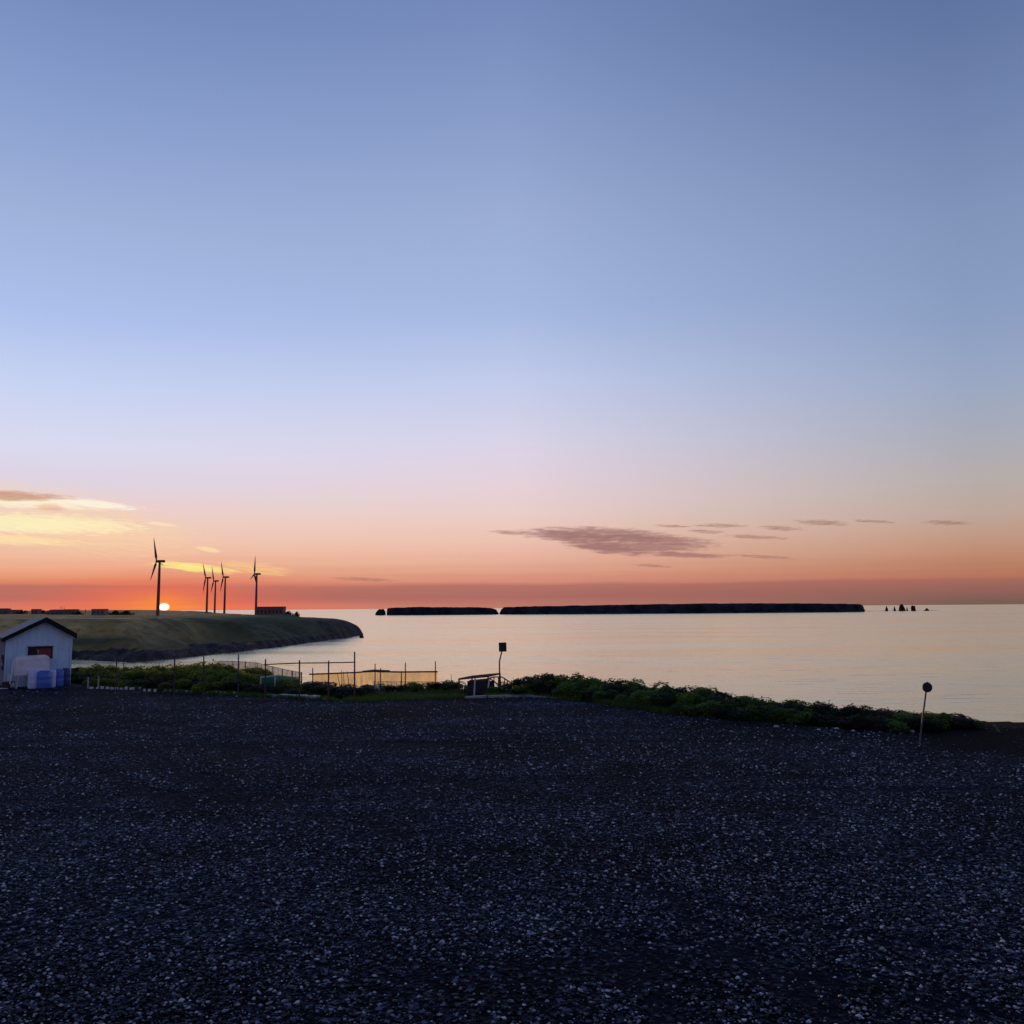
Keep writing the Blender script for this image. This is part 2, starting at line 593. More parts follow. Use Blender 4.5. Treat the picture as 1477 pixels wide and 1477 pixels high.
# loose stones
m, nt, out = new_mat('gravel_stone')
at = nt.node('ShaderNodeAttribute', attribute_name='tint').outputs['Fac']
c = nt.ramp(at, [(0.0, (0.003, 0.005, 0.010)), (0.45, (0.013, 0.018, 0.032)), (0.7, (0.07, 0.08, 0.11)), (0.9, (0.30, 0.32, 0.38)), (1.0, (0.66, 0.68, 0.70))])
pb = nt.node('ShaderNodeBsdfPrincipled')
nt.l.new(c, pb.inputs['Base Color'])
pb.inputs['Roughness'].default_value = 0.7
nt.l.new(pb.outputs[0], out.inputs[0])
M['stone'] = m

# headland turf, rock at the foot
m, nt, out = new_mat('headland_turf')
geo = nt.node('ShaderNodeNewGeometry')
pos = geo.outputs['Position']
at = nt.node('ShaderNodeAttribute', attribute_name='rock').outputs['Fac']
dk = nt.node('ShaderNodeAttribute', attribute_name='heath').outputs['Fac']
dmap = nt.node('ShaderNodeMapping')
nt.l.new(pos, dmap.inputs[0])
dmap.inputs['Rotation'].default_value = (0, 0, R(38))
dmap.inputs['Scale'].default_value = (1.6, 0.4, 1.0)
n1 = nt.noise(dmap.outputs[0], 0.035, 6.0, 0.62, 0.5)
n2 = nt.noise(pos, 0.16, 5.0, 0.6)
turf = nt.mix(nt.remap(n1, 0.32, 0.68), (0.46, 0.31, 0.080), (0.70, 0.45, 0.17))
turf = nt.mix(nt.remap(n2, 0.45, 0.7, 0.0, 0.6), turf, (0.13, 0.115, 0.038))
heath = nt.mix(nt.remap(n2, 0.35, 0.65), (0.065, 0.080, 0.034), (0.115, 0.105, 0.052))
slope_shade = nt.node('ShaderNodeAttribute', attribute_name='slope_shade').outputs['Fac']
turf = nt.mix(nt.math('MULTIPLY', slope_shade, 0.85), turf, (0.050, 0.058, 0.022))  # relief shade of the slopes painted into the turf, along with growth tone
turf = nt.mix(dk, turf, heath)
rockc = nt.mix(nt.remap(nt.noise(pos, 0.12, 6.0, 0.7), 0.35, 0.7), (0.030, 0.025, 0.026), (0.115, 0.092, 0.085))
fin = nt.mix(nt.remap(nt.math('ADD', at, nt.math('MULTIPLY', nt.math('SUBTRACT', nt.noise(pos, 0.05, 6.0, 0.65), 0.5), 2.4)), 0.35, 0.60), turf, rockc)
pb = nt.node('ShaderNodeBsdfPrincipled')
nt.l.new(fin, pb.inputs['Base Color'])
pb.inputs['Roughness'].default_value = 0.95
pb.inputs['Specular IOR Level'].default_value = 0.1
bp = nt.node('ShaderNodeBump')
bp.inputs['Strength'].default_value = 0.7
bp.inputs['Distance'].default_value = 2.0
nt.l.new(n2, bp.inputs['Height'])
nt.l.new(bp.outputs[0], pb.inputs['Normal'])
nt.l.new(pb.outputs[0], out.inputs[0])
M['headland'] = m

M['island'] = simple_mat('island_rock', (0.024, 0.028, 0.034), 0.95, vary=0.55, scale=0.02, spec=0.1)
M['stack'] = simple_mat('sea_stack_rock', (0.020, 0.018, 0.018), 0.95, vary=0.4, scale=0.05, spec=0.1)


def leaf_mat(name, a, b, c):
    m, nt, out = new_mat(name)
    at = nt.node('ShaderNodeAttribute', attribute_name='tint').outputs['Fac']
    col = nt.ramp(at, [(0.0, a), (0.6, b), (1.0, c)])
    pb = nt.node('ShaderNodeBsdfPrincipled')
    nt.l.new(col, pb.inputs['Base Color'])
    pb.inputs['Roughness'].default_value = 0.6
    pb.inputs['Specular IOR Level'].default_value = 0.3
    tl = nt.node('ShaderNodeBsdfTranslucent')
    nt.l.new(nt.mix(0.6, col, (0.22, 0.26, 0.01) if 'olive' in name else (0.08, 0.14, 0.012) if 'dark' not in name else (0.02, 0.035, 0.004)), tl.inputs[0])
    mx = nt.node('ShaderNodeMixShader')
    mx.inputs[0].default_value = 0.5
    nt.l.new(pb.outputs[0], mx.inputs[1])
    nt.l.new(tl.outputs[0], mx.inputs[2])
    nt.l.new(mx.outputs[0], out.inputs[0])
    return m


M['leaf_dark'] = leaf_mat('dark_leaf', (0.008, 0.013, 0.004), (0.018, 0.028, 0.007), (0.045, 0.075, 0.014))
M['leaf_green'] = leaf_mat('green_leaf', (0.020, 0.036, 0.006), (0.085, 0.185, 0.016), (0.24, 0.44, 0.045))
M['leaf_olive'] = leaf_mat('olive_leaf', (0.018, 0.028, 0.004), (0.13, 0.19, 0.012), (0.38, 0.46, 0.035))
M['grass'] = leaf_mat('verge_grass', (0.030, 0.050, 0.010), (0.075, 0.14, 0.022), (0.16, 0.21, 0.06))


def net_mat(name, col, dens, scale):
    """woven net: real holes from a procedural weave"""
    m, nt, out = new_mat(name)
    tc = nt.node('ShaderNodeTexCoord').outputs['Object']
    n = nt.noise(tc, 1.3, 4.0, 0.6)
    fold = nt.noise(tc, scale, 2.0, 0.5)
    c = nt.mix(nt.remap(n, 0.3, 0.7), col, tuple(v * 0.7 for v in col))
    df = nt.node('ShaderNodeBsdfDiffuse')
    nt.l.new(c, df.inputs[0])
    tl = nt.node('ShaderNodeBsdfTranslucent')
    nt.l.new(c, tl.inputs[0])
    mx = nt.node('ShaderNodeMixShader')
    mx.inputs[0].default_value = 0.65
    nt.l.new(df.outputs[0], mx.inputs[1])
    nt.l.new(tl.outputs[0], mx.inputs[2])
    tp = nt.node('ShaderNodeBsdfTransparent')
    m2 = nt.node('ShaderNodeMixShader')
    nt.put(m2.inputs[0], nt.math('ADD', dens - 0.15, nt.math('MULTIPLY', fold, 0.3), clamp=True))
    nt.l.new(tp.outputs[0], m2.inputs[1])
    nt.l.new(mx.outputs[0], m2.inputs[2])
    nt.l.new(m2.outputs[0], out.inputs[0])
    return m


M['net_yellow'] = net_mat('yellow_net', (0.78, 0.62, 0.20), 0.74, 6.0)
M['net_pale'] = net_mat('pale_net', (0.62, 0.50, 0.40), 0.58, 5.0)
M['net_green'] = net_mat('green_net', (0.04, 0.17, 0.11), 0.85, 5.0)
M['net_wire'] = net_mat('wire_mesh', (0.30, 0.30, 0.24), 0.30, 9.0)
M['rust'] = simple_mat('rusty_steel', (0.10, 0.045, 0.028), 0.75, vary=0.4, scale=6.0)
M['darkpole'] = simple_mat('weathered_pole', (0.055, 0.045, 0.040), 0.7, vary=0.3, scale=5.0)
M['greypole'] = simple_mat('galvanised_pole', (0.34, 0.34, 0.34), 0.5, 0.3, vary=0.25, scale=6.0)
M['darkgrey'] = simple_mat('dull_grey_pole', (0.10, 0.095, 0.095), 0.7, vary=0.3, scale=6.0)
M['wood'] = simple_mat('grey_driftwood', (0.16, 0.12, 0.08), 0.8, vary=0.35, scale=9.0)
M['signdark'] = simple_mat('sign_back', (0.022, 0.020, 0.022), 0.6, vary=0.3, scale=8.0)
M['white'] = simple_mat('weathered_white_paint', (0.62, 0.62, 0.62), 0.6, vary=0.15, scale=7.0)
M['concrete'] = simple_mat('pale_concrete', (0.34, 0.33, 0.30), 0.85, vary=0.25, scale=4.0, bump=0.3)
M['frp'] = simple_mat('white_resin_tank', (0.84, 0.82, 0.82), 0.45, vary=0.1, scale=3.0)
M['drum_blue'] = simple_mat('blue_plastic', (0.08, 0.18, 0.62), 0.4, vary=0.15, scale=3.0)
M['drum_dark'] = simple_mat('dark_blue_plastic', (0.035, 0.055, 0.20), 0.4, vary=0.15, scale=3.0)
M['drum_pale'] = simple_mat('pale_blue_plastic', (0.60, 0.70, 0.95), 0.4, vary=0.12, scale=3.0)
M['black'] = simple_mat('black_steel', (0.018, 0.016, 0.020), 0.6, vary=0.3, scale=5.0)
M['turbine'] = simple_mat('turbine_paint', (0.16, 0.05, 0.045), 0.6, vary=0.1, scale=0.1)
M['bldg'] = simple_mat('hazed_far_wall', (0.17, 0.10, 0.10), 0.9, vary=0.2, scale=0.3)  # distance haze mixed into the wall colour as a lighter warm tint
M['bldg_roof'] = simple_mat('far_roof', (0.12, 0.06, 0.055), 0.9, vary=0.2, scale=0.3)
M['bldg_pale'] = simple_mat('far_pale_wall', (0.20, 0.17, 0.17), 0.9, vary=0.15, scale=0.3)
M['glass'] = simple_mat('dark_glass', (0.015, 0.015, 0.02), 0.15, vary=0.2, scale=2.0)
M['red'] = simple_mat('dark_red_board', (0.30, 0.012, 0.03), 0.5, vary=0.25, scale=4.0)

# corrugated metal wall of the hut
m, nt, out = new_mat('painted_metal_cladding')
tc = nt.node('ShaderNodeTexCoord').outputs['Object']
st = nt.node('ShaderNodeMapping')
nt.l.new(tc, st.inputs[0])
st.inputs['Scale'].default_value = (6.0, 6.0, 0.35)
streakn = nt.noise(st.outputs[0], 1.0, 4.0, 0.6)
blot = nt.noise(tc, 1.4, 5.0, 0.6)
c = nt.mix(nt.remap(streakn, 0.35, 0.7, 0.0, 0.5), (0.62, 0.84, 0.98), (0.48, 0.66, 0.82))
c = nt.mix(nt.remap(blot, 0.5, 0.75, 0.0, 0.4), c, (0.34, 0.43, 0.60))
pb = nt.node('ShaderNodeBsdfPrincipled')
nt.l.new(c, pb.inputs['Base Color'])
pb.inputs['Roughness'].default_value = 0.6
nt.l.new(pb.outputs[0], out.inputs[0])
M['cladding'] = m
M['cladding_shade'] = simple_mat('shaded_side_cladding', (0.10, 0.14, 0.22), 0.8, vary=0.25, scale=3.0)  # side and back cladding, their shaded look put into the colour
M['roof'] = simple_mat('grey_roof_sheet', (0.20, 0.18, 0.20), 0.7, vary=0.2, scale=2.0)
M['rake'] = simple_mat('dark_roof_trim', (0.007, 0.005, 0.006), 0.9, vary=0.2, scale=4.0)

# ------------------------------------------------------------------ sea
me = bpy.data.meshes.new('sea')
S = 90000
me.from_pydata([(-S, -S, SEA), (S, -S, SEA), (S, S, SEA), (-S, S, SEA)], [], [(0, 1, 2, 3)])
me.materials.append(M['sea'])
tag(mesh_obj('sea', me), 'calm dusk sea reaching the horizon in pale pink and beige light', 'sea', kind='structure')

# ------------------------------------------------------------------ near ground
edge_px = [(-60, 986), (5, 986), (100, 986), (180, 992), (250, 999), (350, 1003), (460, 1009), (520, 1013), (600, 1009), (680, 1006), (770, 1004),
           (850, 1012), (950, 1026), (1050, 1038), (1150, 1047), (1250, 1054), (1310, 1054), (1390, 1051), (1477, 1050.5), (1600, 1050)]
ex, ey = [], []
for px, py in edge_px:
    p = at_z(px, py, 0)
    ex.append(p.x)
    ey.append(p.y)
ex = [-700, -470, -420, -260, -120] + ex + [60, 150, 400]
ey = [700, 640, 420, 90, 56] + ey + [24, 16, -10]
ex, ey = np.array(ex), np.array(ey)
shelf_x = np.array([-700, -60, -30, -24, -18, -13, 0, 3, 7, 14, 20, 400])
shelf_w = np.array([30, 30, 40, 28, 13.5, 10.5, 8.5, 8, 6.5, 4.0, 1.2, 1.0])


def gh(x, y):
    x, y = np.asarray(x, float), np.asarray(y, float)
    u = y - np.interp(x, ex, ey)
    wd = np.interp(x, shelf_x, shelf_w)
    drop = np.clip(u, 0, None)
    z = -0.045 * np.minimum(drop, wd) - 0.8 * np.clip(u - wd, 0, None)
    z = z + 0.10 * (fbm(x * 0.15, y * 0.15, 3) - 0.45) * (u < 0) * np.clip(-u / 3, 0, 1) * 0.6
    z = z + (fbm(x * 0.35 + 5, y * 0.35, 3) - 0.45) * np.clip(u, 0, 3) * np.interp(x, [-400, 12, 16, 400], [0.25, 0.25, 0.04, 0.04]) * (1 + np.clip(u - wd, 0, 6) * 0.3)
    return np.maximum(z, SEA - 3)


def ghs(x, y):
    return float(gh(np.array([x]), np.array([y]))[0])


def axis(parts):
    o = []
    for a, b, n in parts:
        o += list(np.linspace(a, b, n, endpoint=False))
    return np.array(o + [parts[-1][1]])


gx = axis([(-700, -80, 60), (-80, -40, 50), (-40, 30, 200), (30, 80, 50), (80, 400, 30)])
gy = axis([(-300, -10, 20), (-10, 12, 30), (12, 75, 210), (75, 120, 60), (120, 760, 60)])
GX, GY = np.meshgrid(gx, gy)
GZ = gh(GX, GY)
U = GY - np.interp(GX, ex, ey)
verge = sstep(-0.5, 0.5, U + (fbm(GX * 0.8, GY * 0.8, 3) - 0.45) * 1.5)


def right_shade_f(x, y):  # mask of the painted darkness at the right; loose stones thin out too
    u = y - np.interp(x, ex, ey)
    return sstep(9.0, 13.0, x + (fbm(x * 0.5, y * 0.5, 3) - 0.45) * 4) * sstep(-7.5, -2.5, u + (fbm(x * 0.4 + 9, y * 0.4, 3) - 0.45) * 5)


def lane_f(x, y):
    """wheel tracks: pairs of arcs swept across the lot"""
    o = np.zeros_like(x)
    for cx, cy, r in ((-30.0, 2.0, 33.0), (38.0, 62.0, 62.0), (6.0, -46.0, 66.0), (-2.0, -70.0, 97.0)):
        d0 = np.hypot(x - cx, y - cy) - r
        for k in (-0.75, 0.75):
            o = np.maximum(o, np.exp(-((d0 - k + (vnoise(x * 0.3, y * 0.3) - 0.5) * 0.3) / 0.26) ** 2))
    return o * sstep(0.25, 0.5, fbm(x * 0.12 + 3, y * 0.12, 3))


right_shade = right_shade_f(GX, GY)
lane = lane_f(GX, GY)
GZ = GZ - 0.03 * lane * (U < -0.5)
me = grid_mesh('ground', GX, GY, GZ, M['lot'], True, {'verge': verge, 'right_shade': right_shade, 'lane': lane})
tag(mesh_obj('ground', me), 'dark gravel lot falling away to a grassy slope above the sea', 'ground', kind='structure')

# loose stones on the lot
N = 230000
D = 7.5 * (46 / 7.5) ** nrg.random(N)
D = np.where(nrg.random(N) < 0.7, D, np.sqrt(nrg.random(N)) * 44)
D = np.clip(D, 6.5, 46)
Xs = (nrg.random(N) - 0.5) * 1.42 * D
Ys = D + nrg.normal(0, 0.3, N)
keep = (nrg.random(N) < np.clip(1.6 - Ys / 27.0, 0.10, 1.0)) & (Ys < np.interp(Xs, ex, ey) + 0.2) & (fbm(Xs * 0.35, Ys * 0.7, 3) + nrg.random(N) * 0.5 > 0.60)
keep &= nrg.random(N) > np.maximum(right_shade_f(Xs, Ys) * 0.93, lane_f(Xs, Ys) * 0.75)
Xs, Ys = Xs[keep], Ys[keep]
n = len(Xs)
Zs = gh(Xs, Ys)
base_o = np.array([(1, 0, 0), (0, 1, 0), (-1, 0, 0), (0, -1, 0), (0, 0, 1), (0, 0, -1)], float)
sz = (0.009 + 0.019 * nrg.random(n) ** 2.4) * (1 + 0.022 * Ys)
vv = base_o[None] * (0.6 + 0.7 * nrg.random((n, 6, 1))) + nrg.normal(0, 0.12, (n, 6, 3))
ang = nrg.random(n) * 6.283
ca, sa = np.cos(ang), np.sin(ang)
vx = vv[..., 0] * ca[:, None] - vv[..., 1] * sa[:, None]
vy = vv[..., 0] * sa[:, None] + vv[..., 1] * ca[:, None]
vz = vv[..., 2] * 0.6
co = np.stack([vx, vy, vz], -1) * sz[:, None, None]
co += np.stack([Xs, Ys, Zs + sz * 0.25], -1)[:, None, :]
tri = np.array([(0, 1, 4), (1, 2, 4), (2, 3, 4), (3, 0, 4), (1, 0, 5), (2, 1, 5), (3, 2, 5), (0, 3, 5)])
fs = (tri[None] + (np.arange(n) * 6)[:, None, None]).reshape(-1, 3)
me = raw_mesh('gravel', co.reshape(-1, 3), fs, M['stone'], False, {'tint': np.repeat(nrg.random(n), 6)})
tag(mesh_obj('gravel', me), 'loose dark grey gravel strewn over the parking lot', 'gravel', kind='stuff')

# ------------------------------------------------------------------ headland
shore_px = [(100, 951), (150, 953.5), (190, 955.5), (240, 951), (300, 945), (350, 939.5), (400, 933.5), (440, 928), (480, 922.5), (505, 919.5), (517, 917)]
coast = [(-1400, 300), (-700, 420), (-520, 400), (-420, 440), (-340, 480)]
for px, py in shore_px:
    p = at_z(px, py, SEA)
    coast.append((p.x, p.y))
tipx, tipy = coast[-1]
coast += [(tipx + 2, tipy + 25), (tipx - 12, tipy + 60), (tipx - 62, tipy + 160), (tipx - 190, tipy + 420), (tipx - 360, tipy + 800), (-900, 2600), (-1500, 3700)]
cp = np.array(coast)
# jitter the coast with small coves
dens = []
for i in range(len(cp) - 1):
    L = np.hypot(*(cp[i + 1] - cp[i]))
    k = max(1, int(L / 14)) if 0 < cp[i][1] < 1300 and cp[i][0] > -600 else 1
    for j in range(k):
        q = cp[i] + (cp[i + 1] - cp[i]) * j / k
        dens.append((q[0], q[1]))
dens.append(tuple(cp[-1]))
cp = np.array(dens)
jit = (vnoise(np.arange(len(cp)) * 0.55, np.zeros(len(cp)) + 3.3) - 0.5) * 10
cp[4:-3, 1] += jit[4:-3]
poly = np.vstack([cp, [(-6000, 3700), (-6000, 300)]])
seglen = np.hypot(*(cp[1:] - cp[:-1]).T)
arc = np.concatenate([[0], np.cumsum(seglen)])


def coast_dist(P):
    best = np.full(len(P), 1e9)
    sarc = np.zeros(len(P))
    for i in range(len(cp) - 1):
        a, d = cp[i], cp[i + 1] - cp[i]
        t = np.clip(((P - a) @ d) / (d @ d), 0, 1)
        q = P - (a + t[:, None] * d)
        r = np.hypot(q[:, 0], q[:, 1])
        mk = r < best
        best[mk] = r[mk]
        sarc[mk] = arc[i] + t[mk] * seglen[i]
    ins = np.zeros(len(P), bool)
    x, y = P[:, 0], P[:, 1]
    for i in range(len(poly)):
        x1, y1 = poly[i]
        x2, y2 = poly[(i + 1) % len(poly)]
        if y1 == y2:
            continue
        c = ((y1 > y) != (y2 > y)) & (x < (x2 - x1) * (y - y1) / (y2 - y1) + x1)
        ins ^= c
    return np.where(ins, best, -best), sarc


hx = axis([(-2600, -700, 40), (-700, -130, 190), (-130, -110, 6)])
hx = axis([(-2600, -700, 40), (-700, -90, 300)])
hy = axis([(380, 460, 30), (460, 1000, 260), (1000, 1700, 90), (1700, 3400, 40)])
HX, HY = np.meshgrid(hx, hy)
P2 = np.stack([HX.ravel(), HY.ravel()], -1)
dist_c, s_c = coast_dist(P2)
tipf = np.exp(-((P2[:, 0] - tipx) ** 2 + (P2[:, 1] - tipy) ** 2) / (170.0 ** 2))
Wd = 95 * (1 - tipf) + 24 * tipf + 25 * (fbm(s_c / 60, s_c * 0 + 2.0, 2) - 0.4)
top = 25.0 - 4.2 * tipf - 2.2 * np.exp(-((P2[:, 0] - tipx) ** 2 + (P2[:, 1] - tipy) ** 2) / (420.0 ** 2))
dd = np.clip(dist_c, 0, None)
t = np.clip(dd / Wd, 0, 1)
prof = 0.16 * np.clip(dd / 5.0, 0, 1) + 0.84 * (1 - (1 - t) ** (1.35 + 0.9 * tipf))
skew = s_c - dd * 0.75
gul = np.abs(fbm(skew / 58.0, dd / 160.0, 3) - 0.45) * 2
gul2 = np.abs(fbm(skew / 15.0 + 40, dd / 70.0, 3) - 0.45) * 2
win = np.clip(dd / 20, 0, 1) * np.clip((Wd * 1.08 - dd) / (Wd * 0.6), 0, 1) * (1 - 0.85 * tipf ** 0.6)
H = top * prof - win * (gul * -32.0 + gul2 * -8.0 + 12.5)
H = H + (fbm(P2[:, 0] / 60, P2[:, 1] / 60, 4) - 0.45) * 2.2 * np.clip((dd - Wd * 0.6) / 60, 0, 1)
H = H + sstep(1500, 2500, P2[:, 1]) * 6.5 * np.clip(dd / 200, 0, 1)
H = np.where((dd > 0) & (dd < 14), H + (fbm(P2[:, 0] / 5, P2[:, 1] / 5, 3) - 0.45) * 5.0 * np.clip(dd / 4, 0, 1) * np.clip((14 - dd) / 6, 0, 1), H)
H = np.where(dist_c < 0, -2.0 + np.maximum(dist_c * 0.4, -2), np.maximum(H, 0.3))
rock = sstep(0.30, 0.10, H / 26.0) * np.clip(dd / 1.0, 0.3, 1)
rock = np.maximum(rock, tipf ** 1.6 * sstep(1.0, 0.5, t) * 0.8)
heath = np.clip(tipf * 1.5 + sstep(-330, -210, P2[:, 0]) * 0.75, 0, 1)
slope_shade = np.clip((gul * 2.4 + gul2 * 0.8 - 0.50) * 2.0, 0, 1) * np.clip(dd / 15, 0, 1) * np.clip((Wd * 1.5 - dd) / (Wd * 0.5), 0, 1)  # mask of the painted slope shade
me = grid_mesh('headland', HX, HY, (H + SEA).reshape(HX.shape), M['headland'], True, {'rock': rock, 'heath': heath, 'slope_shade': slope_shade})
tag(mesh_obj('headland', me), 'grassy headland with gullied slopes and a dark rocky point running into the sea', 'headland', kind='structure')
_hl = (H + SEA).reshape(HX.shape)


def head_z(x, y):
    i = int(np.clip(np.searchsorted(hy, y) - 1, 0, len(hy) - 2))
    j = int(np.clip(np.searchsorted(hx, x) - 1, 0, len(hx) - 2))
    fy, fx = (y - hy[i]) / (hy[i + 1] - hy[i]), (x - hx[j]) / (hx[j + 1] - hx[j])
    a = _hl[i, j] * (1 - fx) + _hl[i, j + 1] * fx
    b = _hl[i + 1, j] * (1 - fx) + _hl[i + 1, j + 1] * fx
    return float(a * (1 - fy) + b * fy)


# ------------------------------------------------------------------ islands, stacks, reef
def island(name, prof_px, D, depth, label, n=220):
    """prof_px: silhouette (x, y_top) left to right; the land itself is depth metres deep"""
    xs = np.array([at_d(a, b, D).x for a, b in prof_px])
    zs = np.array([at_d(a, b, D).z for a, b in prof_px])
    u = np.linspace(xs[0], xs[-1], n)
    L = xs[-1] - xs[0]
    v = np.array([-1, -0.985, -0.96, -0.9, -0.75, -0.5, -0.2, 0.1, 0.4, 0.7, 0.9, 0.97, 1.0])
    UU, VV = np.meshgrid(u, v)
    tt = (UU - xs[0]) / L
    wid = (np.clip(np.sin(np.pi * np.clip(tt, 0, 1)), 0, 1) ** 0.45) * depth / 2 + 6
    wid = wid * (0.85 + 0.3 * fbm(UU / (L * 0.08), UU * 0 + 1.5, 3))
    YY = D + VV * wid
    ht = np.interp(UU, xs, zs) - SEA
    ht = ht + (fbm(UU / 55.0, UU * 0 + 4.0, 4) - 0.47) * 0.09 * ht + (vnoise(UU / 9.0, UU * 0 + 7.0) - 0.5) * 1.6
    crs = np.clip((1 - np.abs(VV)) / 0.06, 0, 1) ** 0.7
    ZZ = SEA - 2 + (ht + 2) * crs
    ZZ = ZZ + (fbm(UU / 25, YY / 25, 3) - 0.45) * 3.0 * (crs > 0.3) * (crs < 1)
    XX = UU + (fbm(UU / 40, VV * 3 + 8, 2) - 0.4) * 6
    me = grid_mesh(name, XX, YY, ZZ, M['island'], True)
    return tag(mesh_obj(name, me), label, 'island', kind='structure')


DI = 4000
island('island', [(542, 885.5), (545, 881), (548, 878.6), (553, 878.4), (555, 881), (556.5, 885.5)], DI, 40, 'tiny rounded islet left of the flat islands', 40)
island('island', [(558.3, 885), (559, 879), (561, 877), (590, 875.8), (640, 875.6), (690, 876.2), (710, 877.2), (716, 879.5), (719.5, 885)], DI, 160,
       'shorter low flat island with sheer edges')
island('island', [(720.5, 885), (723, 879), (727, 875.6), (800, 874.0), (900, 872.4), (1000, 870.8), (1060, 870.6), (1150, 870.7), (1233, 871.2), (1238, 873.5), (1240, 876.5), (1243.5, 879.6), (1246, 881.5)], DI, 420,
       'long flat topped dark island on the horizon', 420)
# low reef
p0, p1 = at_d(1240, 881, DI + 300), at_d(1372, 881, DI + 300)
n = 80
UU, VV = np.meshgrid(np.linspace(p0.x, p1.x, n), np.linspace(-1, 1, 7))
ZZ = SEA - 1.5 + (3.2 * (1 - VV ** 2)) * (0.45 + 0.8 * fbm(UU / 30, VV + 3, 3)) * np.clip((p1.x - UU) / 160, 0, 1) ** 0.5
me = grid_mesh('reef', UU, DI + 300 + VV * 30, ZZ, M['stack'], True)
tag(mesh_obj('reef', me), 'thin low reef running out from the long island past the stacks', 'reef', kind='structure')


def stack(px, y_top, half_px, pts, label, D=4250, y_base=881.5):
    """sea stack, pts: (fraction of half width, fraction of height)"""
    c = at_d(px, y_base, D)
    ht = at_d(px, y_top - (1.5 if D > 2000 else 0), D).z - SEA
    hw = half_px / F * D
    prof = [(hw * 1.1, -3.0)] + [(hw * a, ht * b) for a, b in pts]
    mb = MB().lathe(prof, 14)
    vs = []
    for (x, y, z) in mb.v:
        k = 1 + 0.28 * mnoise.noise(Vector((x * 0.09 + px, y * 0.09, z * 0.12)))
        vs.append((x * k, y * k, z))
    mb.v = vs
    o = mb.build('sea_stack', M['stack'], None, (c.x, c.y, SEA), smooth=False)
    return tag(o, label, 'sea rock', 'sea stacks beyond the long island' if D > 2000 else None)


stack(1279, 875.4, 2.3, [(1, 0), (.8, .3), (.5, .6), (.25, .85), (.06, 1)], 'narrow pointed sea stack nearest the long island')
stack(1290.5, 876, 2.0, [(1, 0), (.75, .35), (.45, .65), (.1, 1)], 'small pointed sea stack just beside the biggest one')
stack(1301, 873, 4.6, [(1, 0), (.92, .3), (.75, .6), (.5, .85), (.25, 1)], 'biggest bulky sea stack in the middle of the row')
stack(1308.5, 877, 1.3, [(1, 0), (.7, .5), (.2, 1)], 'thinnest splinter sea stack squeezed between two big ones')
stack(1317.5, 875, 3.2, [(1, 0), (.95, .5), (.85, .85), (.5, 1)], 'squarish blunt topped sea stack')
stack(1337, 878.6, 4.2, [(1, 0), (.6, .4), (.3, .8), (.08, 1)], 'low hump of rock furthest out along the reef')
stack(521.5, 916.0, 3.4, [(1, 0), (.8, .5), (.4, 1)], 'black rock awash just off the point of the headland', D=905, y_base=918)
# mast on the long island
c = at_d(1055, 871.2, DI + 150)
mb = MB().tube([(0, 0, -4), (0, 0, 12)], [0.9, 0.5], 6).box((0, 0, 1.0), (5, 5, 4))
tag(mb.build('navigation_beacon', M['stack'], None, (c.x, c.y, c.z)), 'tiny navigation beacon standing on the long flat island', 'beacon')

# ------------------------------------------------------------------ wind turbines
HUB = 62.0


def make_turbine(x_base, D, theta, scale, label):
    c = at_d(x_base, 884, D)
    z0 = c.z
    root = empty('wind_turbine', (c.x, c.y, z0), label, 'wind turbine', 'wind turbines on the headland', R(5))
    root.scale = (scale,) * 3
    MB().tube([(0, 0, -14), (0, 0, HUB * 0.5), (0, 0, HUB - 1.2)], [2.0, 1.7, 1.25], 16).build('tower', M['turbine'], root, smooth=True)
    nb = MB()
    nb.box((1.9, 0, HUB), (8.6, 3.0, 3.0))
    nb.build('nacelle', M['turbine'], root, bevel=0.5)
    MB().tube([(-2.4, 0, HUB), (-3.4, 0, HUB), (-4.6, 0, HUB), (-5.2, 0, HUB)], [1.4, 1.35, 0.9, 0.2], 12).build('hub', M['turbine'], root, smooth=True)
    for k in range(3):
        a = R(theta + 120 * k)
        vs, fs = [], []
        secs = [(1.0, .8, .8), (3, .9, .55), (6, 1.5, .36), (12, 1.2, .26), (20, .8, .16), (27, .42, .08), (30, .12, .04)]
        for r, ch, th in secs:
            for (uu, ww) in ((-0.5, 0), (0, 0.5), (0.5, 0), (0, -0.5)):
                # chord mostly along the rotor axis (feathered blades), thickness in the disc plane
                x = -3.7 + uu * ch * 2 - r * 0.02
                tq = ww * th * 2.4
                y = r * math.sin(a) + tq * math.cos(a)
                z = HUB + r * math.cos(a) - tq * math.sin(a)
                vs.append((x, y, z))
        for i in range(len(secs) - 1):
            for k2 in range(4):
                fs.append((i * 4 + k2, i * 4 + (k2 + 1) % 4, (i + 1) * 4 + (k2 + 1) % 4, (i + 1) * 4 + k2))
        fs.append((0, 1, 2, 3))
        b0 = (len(secs) - 1) * 4
        fs.append((b0 + 3, b0 + 2, b0 + 1, b0))
        MB().add(vs, fs).build('blade', M['turbine'], root, smooth=True)
    return root


make_turbine(227.5, 1030, 217, 1.0, 'tallest wind turbine standing right beside the setting sun')
make_turbine(298, 1520, 205, 1.0, 'first wind turbine of the close group of three')
make_turbine(309.5, 1620, 215, 0.97, 'shortest wind turbine, in the middle of the close group of three')
make_turbine(323.5, 1490, 210, 1.0, 'last wind turbine of the close group of three, nearest the dark block')
make_turbine(369, 1370, 10, 1.0, 'wind turbine rising beside the dark flat roofed building')


